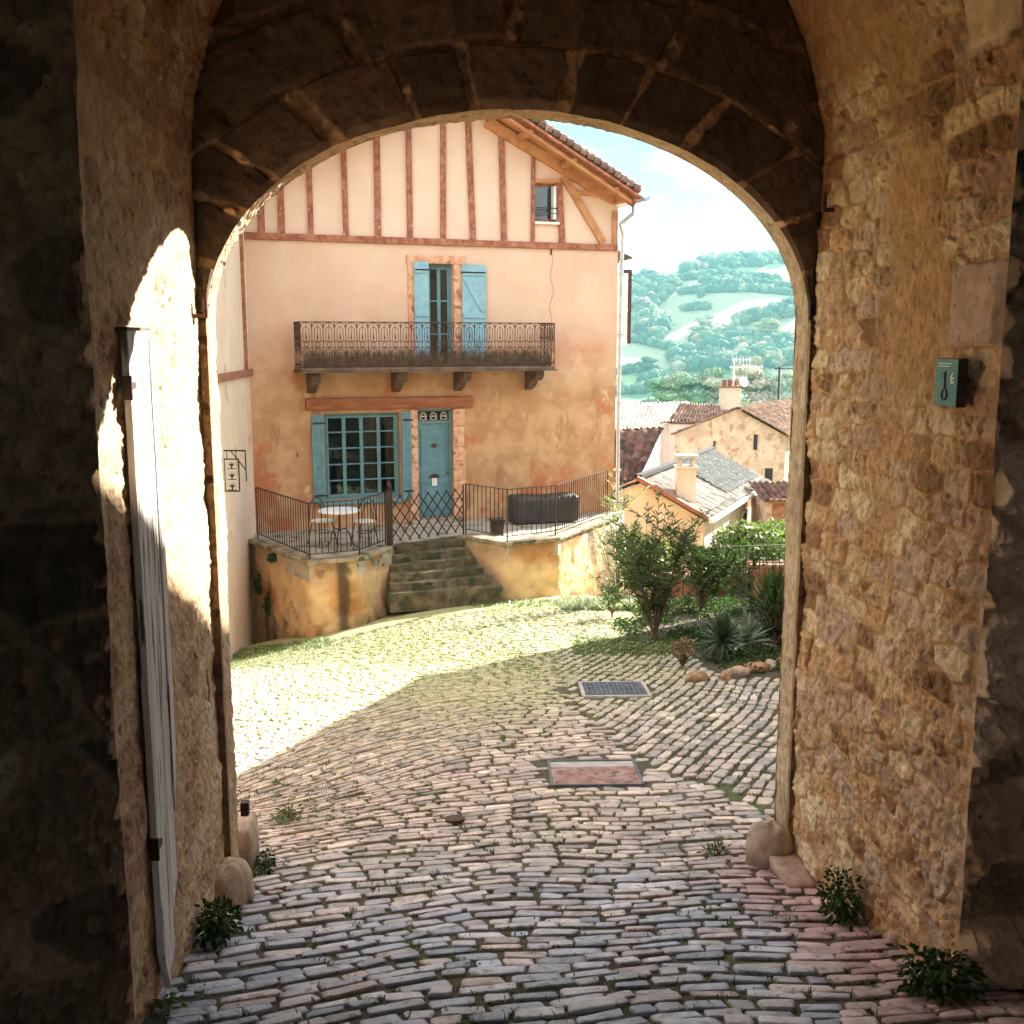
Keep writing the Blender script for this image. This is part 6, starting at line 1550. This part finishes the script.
def far_tree(px, py, hgt, wid, col, lab, Y=None, name='tree', seed=1, far_=1900.):
    h_ = hit(px, py, far_, 60.) if Y is None else at(px, py, Y); 
    if h_ is None: return
    h_ = Vector((h_.x, h_.y, gz(h_.x, h_.y) if Y is None else h_.z))
    t = empty(name, h_, 0, lab, 'tree', 'single trees in the valley')
    b = MB(); b.tube([h_ - Vector((0, 0, hgt * .3)), h_ + Vector((0, 0, hgt * .35))], wid * .07, 5, r2=wid * .03); b.build('trunk', m_bark, t)
    r = np.random.default_rng(seed); n = 9
    C = [(h_.x + r.normal() * wid * .2, h_.y + r.normal() * wid * .2, h_.z + hgt * (.08 + .84 * i / n)) for i in range(n)]; S = [(wid * .32 * (1.1 - .5 * abs(i / n - .4)), wid * .32, hgt * .15) for i in range(n)]
    clump_cloud('crown', C, S, [np.array(col) * (.85 + .3 * r.random()) for _ in range(n)], m_far, seed, t, 260)
far_tree(655, 331, 20, 8, (.55, .50, .46), 'pale narrow poplar standing out of the hillside woods on the left', name='poplar_tree', seed=2)
far_tree(735, 339, 22, 8, (.30, .36, .24), 'slim grey-green poplar in the middle of the hillside woods', name='poplar_tree', seed=3)
far_tree(747, 356, 15, 9, (.34, .38, .18), 'yellow-green round tree in front of the dark wood band', seed=4)
far_tree(767, 338, 16, 22, (.34, .32, .18), 'broad olive-yellow tree at the upper edge of the wood', seed=5)
far_tree(704, 332, 14, 16, (.36, .38, .28), 'pale rounded tree among the lower woods', seed=6)
far_tree(646, 313, 14, 14, (.45, .36, .30), 'pinkish bare-crowned tree at the left of the hillside', seed=7)
far_tree(676, 292, 14, 15, (.26, .34, .22), 'light green tree at the edge of the upper left wood', seed=8)
far_tree(649, 374, 13, 14, (.06, .12, .06), 'dark round tree in the low meadow', seed=9)
for q, (px, py, hg, wd, cl, lb) in enumerate(((674, 408, 8, 8, (0.32, 0.38, 0.26), 'olive tree clump left of the antenna, nearest the village roofs'), (697, 408, 9, 9, (0.22, 0.32, 0.21), 'bushy green tree just left of the antenna chimney'), (715, 409, 7, 8, (0.42, 0.38, 0.30), 'grey-green tree touching the antenna chimney'), (752, 410, 10, 11, (0.45, 0.38, 0.30), 'broad brownish tree right of the antenna'), (770, 412, 8, 9, (0.29, 0.35, 0.26), 'green tree between the brownish tree and the pole'), (783, 402, 7, 8, (0.42, 0.46, 0.37), 'pale green tree beside the arch jamb, beyond the pole'), (660, 404, 6, 7, (0.24, 0.35, 0.26), 'low green tree over the pale pink roof'))):
    far_tree(px, py, hg, wd, cl, lb, Y=230, seed=20 + q)
# ------------------------------------------------------------------ air
import os
HZ = True
if HZ:
    b = MB(); b.box(-2760, 2760, -2760, 2760, -200, 215); hz = MB
    mh = bpy.data.materials.new('haze_air'); mh.use_nodes = True; nt = mh.node_tree; nt.nodes.clear()
    o_ = nt.nodes.new('ShaderNodeOutputMaterial'); pv = nt.nodes.new('ShaderNodeVolumePrincipled'); pv.inputs['Density'].default_value = HAZE_D; pv.inputs['Color'].default_value = (.34, .74, .80, 1); pv.inputs['Anisotropy'].default_value = .05
    nt.links.new(pv.outputs[0], o_.inputs['Volume'])
    tag(b.build('haze', mh), kind='stuff')
# ------------------------------------------------------------------ light, sky, camera
az = math.radians(SUN_AZ); el = math.radians(SUN_EL)
sd_ = Vector((math.sin(az) * math.cos(el), math.cos(az) * math.cos(el), math.sin(el)))
sl = bpy.data.lights.new('sun', 'SUN'); sl.energy = SUN_E; sl.angle = math.radians(.5); sl.color = (1, .93, .80)
so = bpy.data.objects.new('sun', sl); COL.objects.link(so); so.rotation_euler = sd_.to_track_quat('Z', 'Y').to_euler()
w = bpy.data.worlds.new('World'); sc.world = w; w.use_nodes = True; nt = w.node_tree; N = nt.nodes; L = nt.links
bg = N['Background']; sk = N.new('ShaderNodeTexSky'); sk.sky_type = 'NISHITA'; sk.sun_disc = False; sk.sun_elevation = el; sk.sun_rotation = az; sk.dust_density = 0; sk.ozone_density = 2.5
tc = N.new('ShaderNodeTexCoord'); mp = N.new('ShaderNodeMapping'); mp.inputs['Scale'].default_value = (1, 1, 2.6); mp.inputs['Location'].default_value = CLOUD_LOC; L.new(tc.outputs['Generated'], mp.inputs['Vector'])
nz = N.new('ShaderNodeTexNoise'); nz.inputs['Scale'].default_value = 3.2; nz.inputs['Detail'].default_value = 9; nz.inputs['Roughness'].default_value = .55; L.new(mp.outputs[0], nz.inputs['Vector'])
mr = N.new('ShaderNodeMapRange'); mr.inputs[1].default_value = .47; mr.inputs[2].default_value = .64; mr.interpolation_type = 'SMOOTHSTEP'; L.new(nz.outputs['Fac'], mr.inputs[0])
mx = N.new('ShaderNodeMix'); mx.data_type = 'RGBA'; L.new(mr.outputs[0], mx.inputs[0]); 
tn = N.new('ShaderNodeMix'); tn.data_type = 'RGBA'; tn.blend_type = 'MULTIPLY'; tn.inputs[0].default_value = 1; L.new(sk.outputs[0], tn.inputs[6]); tn.inputs[7].default_value = SKY_T
L.new(tn.outputs[2], mx.inputs[6]); mx.inputs[7].default_value = CLOUD_C
L.new(mx.outputs[2], bg.inputs['Color']); bg.inputs['Strength'].default_value = SKY_S
cam = bpy.data.cameras.new('camera'); co = bpy.data.objects.new('camera', cam); COL.objects.link(co); co.location = (0, 0, 0); co.rotation_euler = (PI / 2 - PITCH, 0, 0)
cam.sensor_width = 36; cam.lens = 36 * FPX / 1024; cam.clip_start = .05; cam.clip_end = 20000; sc.camera = co
sc.view_settings.view_transform = 'Standard'; sc.view_settings.look = 'None'; sc.view_settings.exposure = EXPO; sc.view_settings.gamma = 1
sc.render.resolution_x = sc.render.resolution_y = 1024
c = sc.cycles; c.use_denoising = True; c.max_bounces = 8; c.diffuse_bounces = 5; c.glossy_bounces = 3; c.transmission_bounces = 4; c.transparent_max_bounces = 8; c.volume_bounces = 0; c.sample_clamp_indirect = 8; c.use_adaptive_sampling = True; c.adaptive_threshold = .02
c.volume_step_rate = 4; c.caustics_reflective = False; c.caustics_refractive = False
try: c.denoiser = 'OPENIMAGEDENOISE'
except Exception: pass
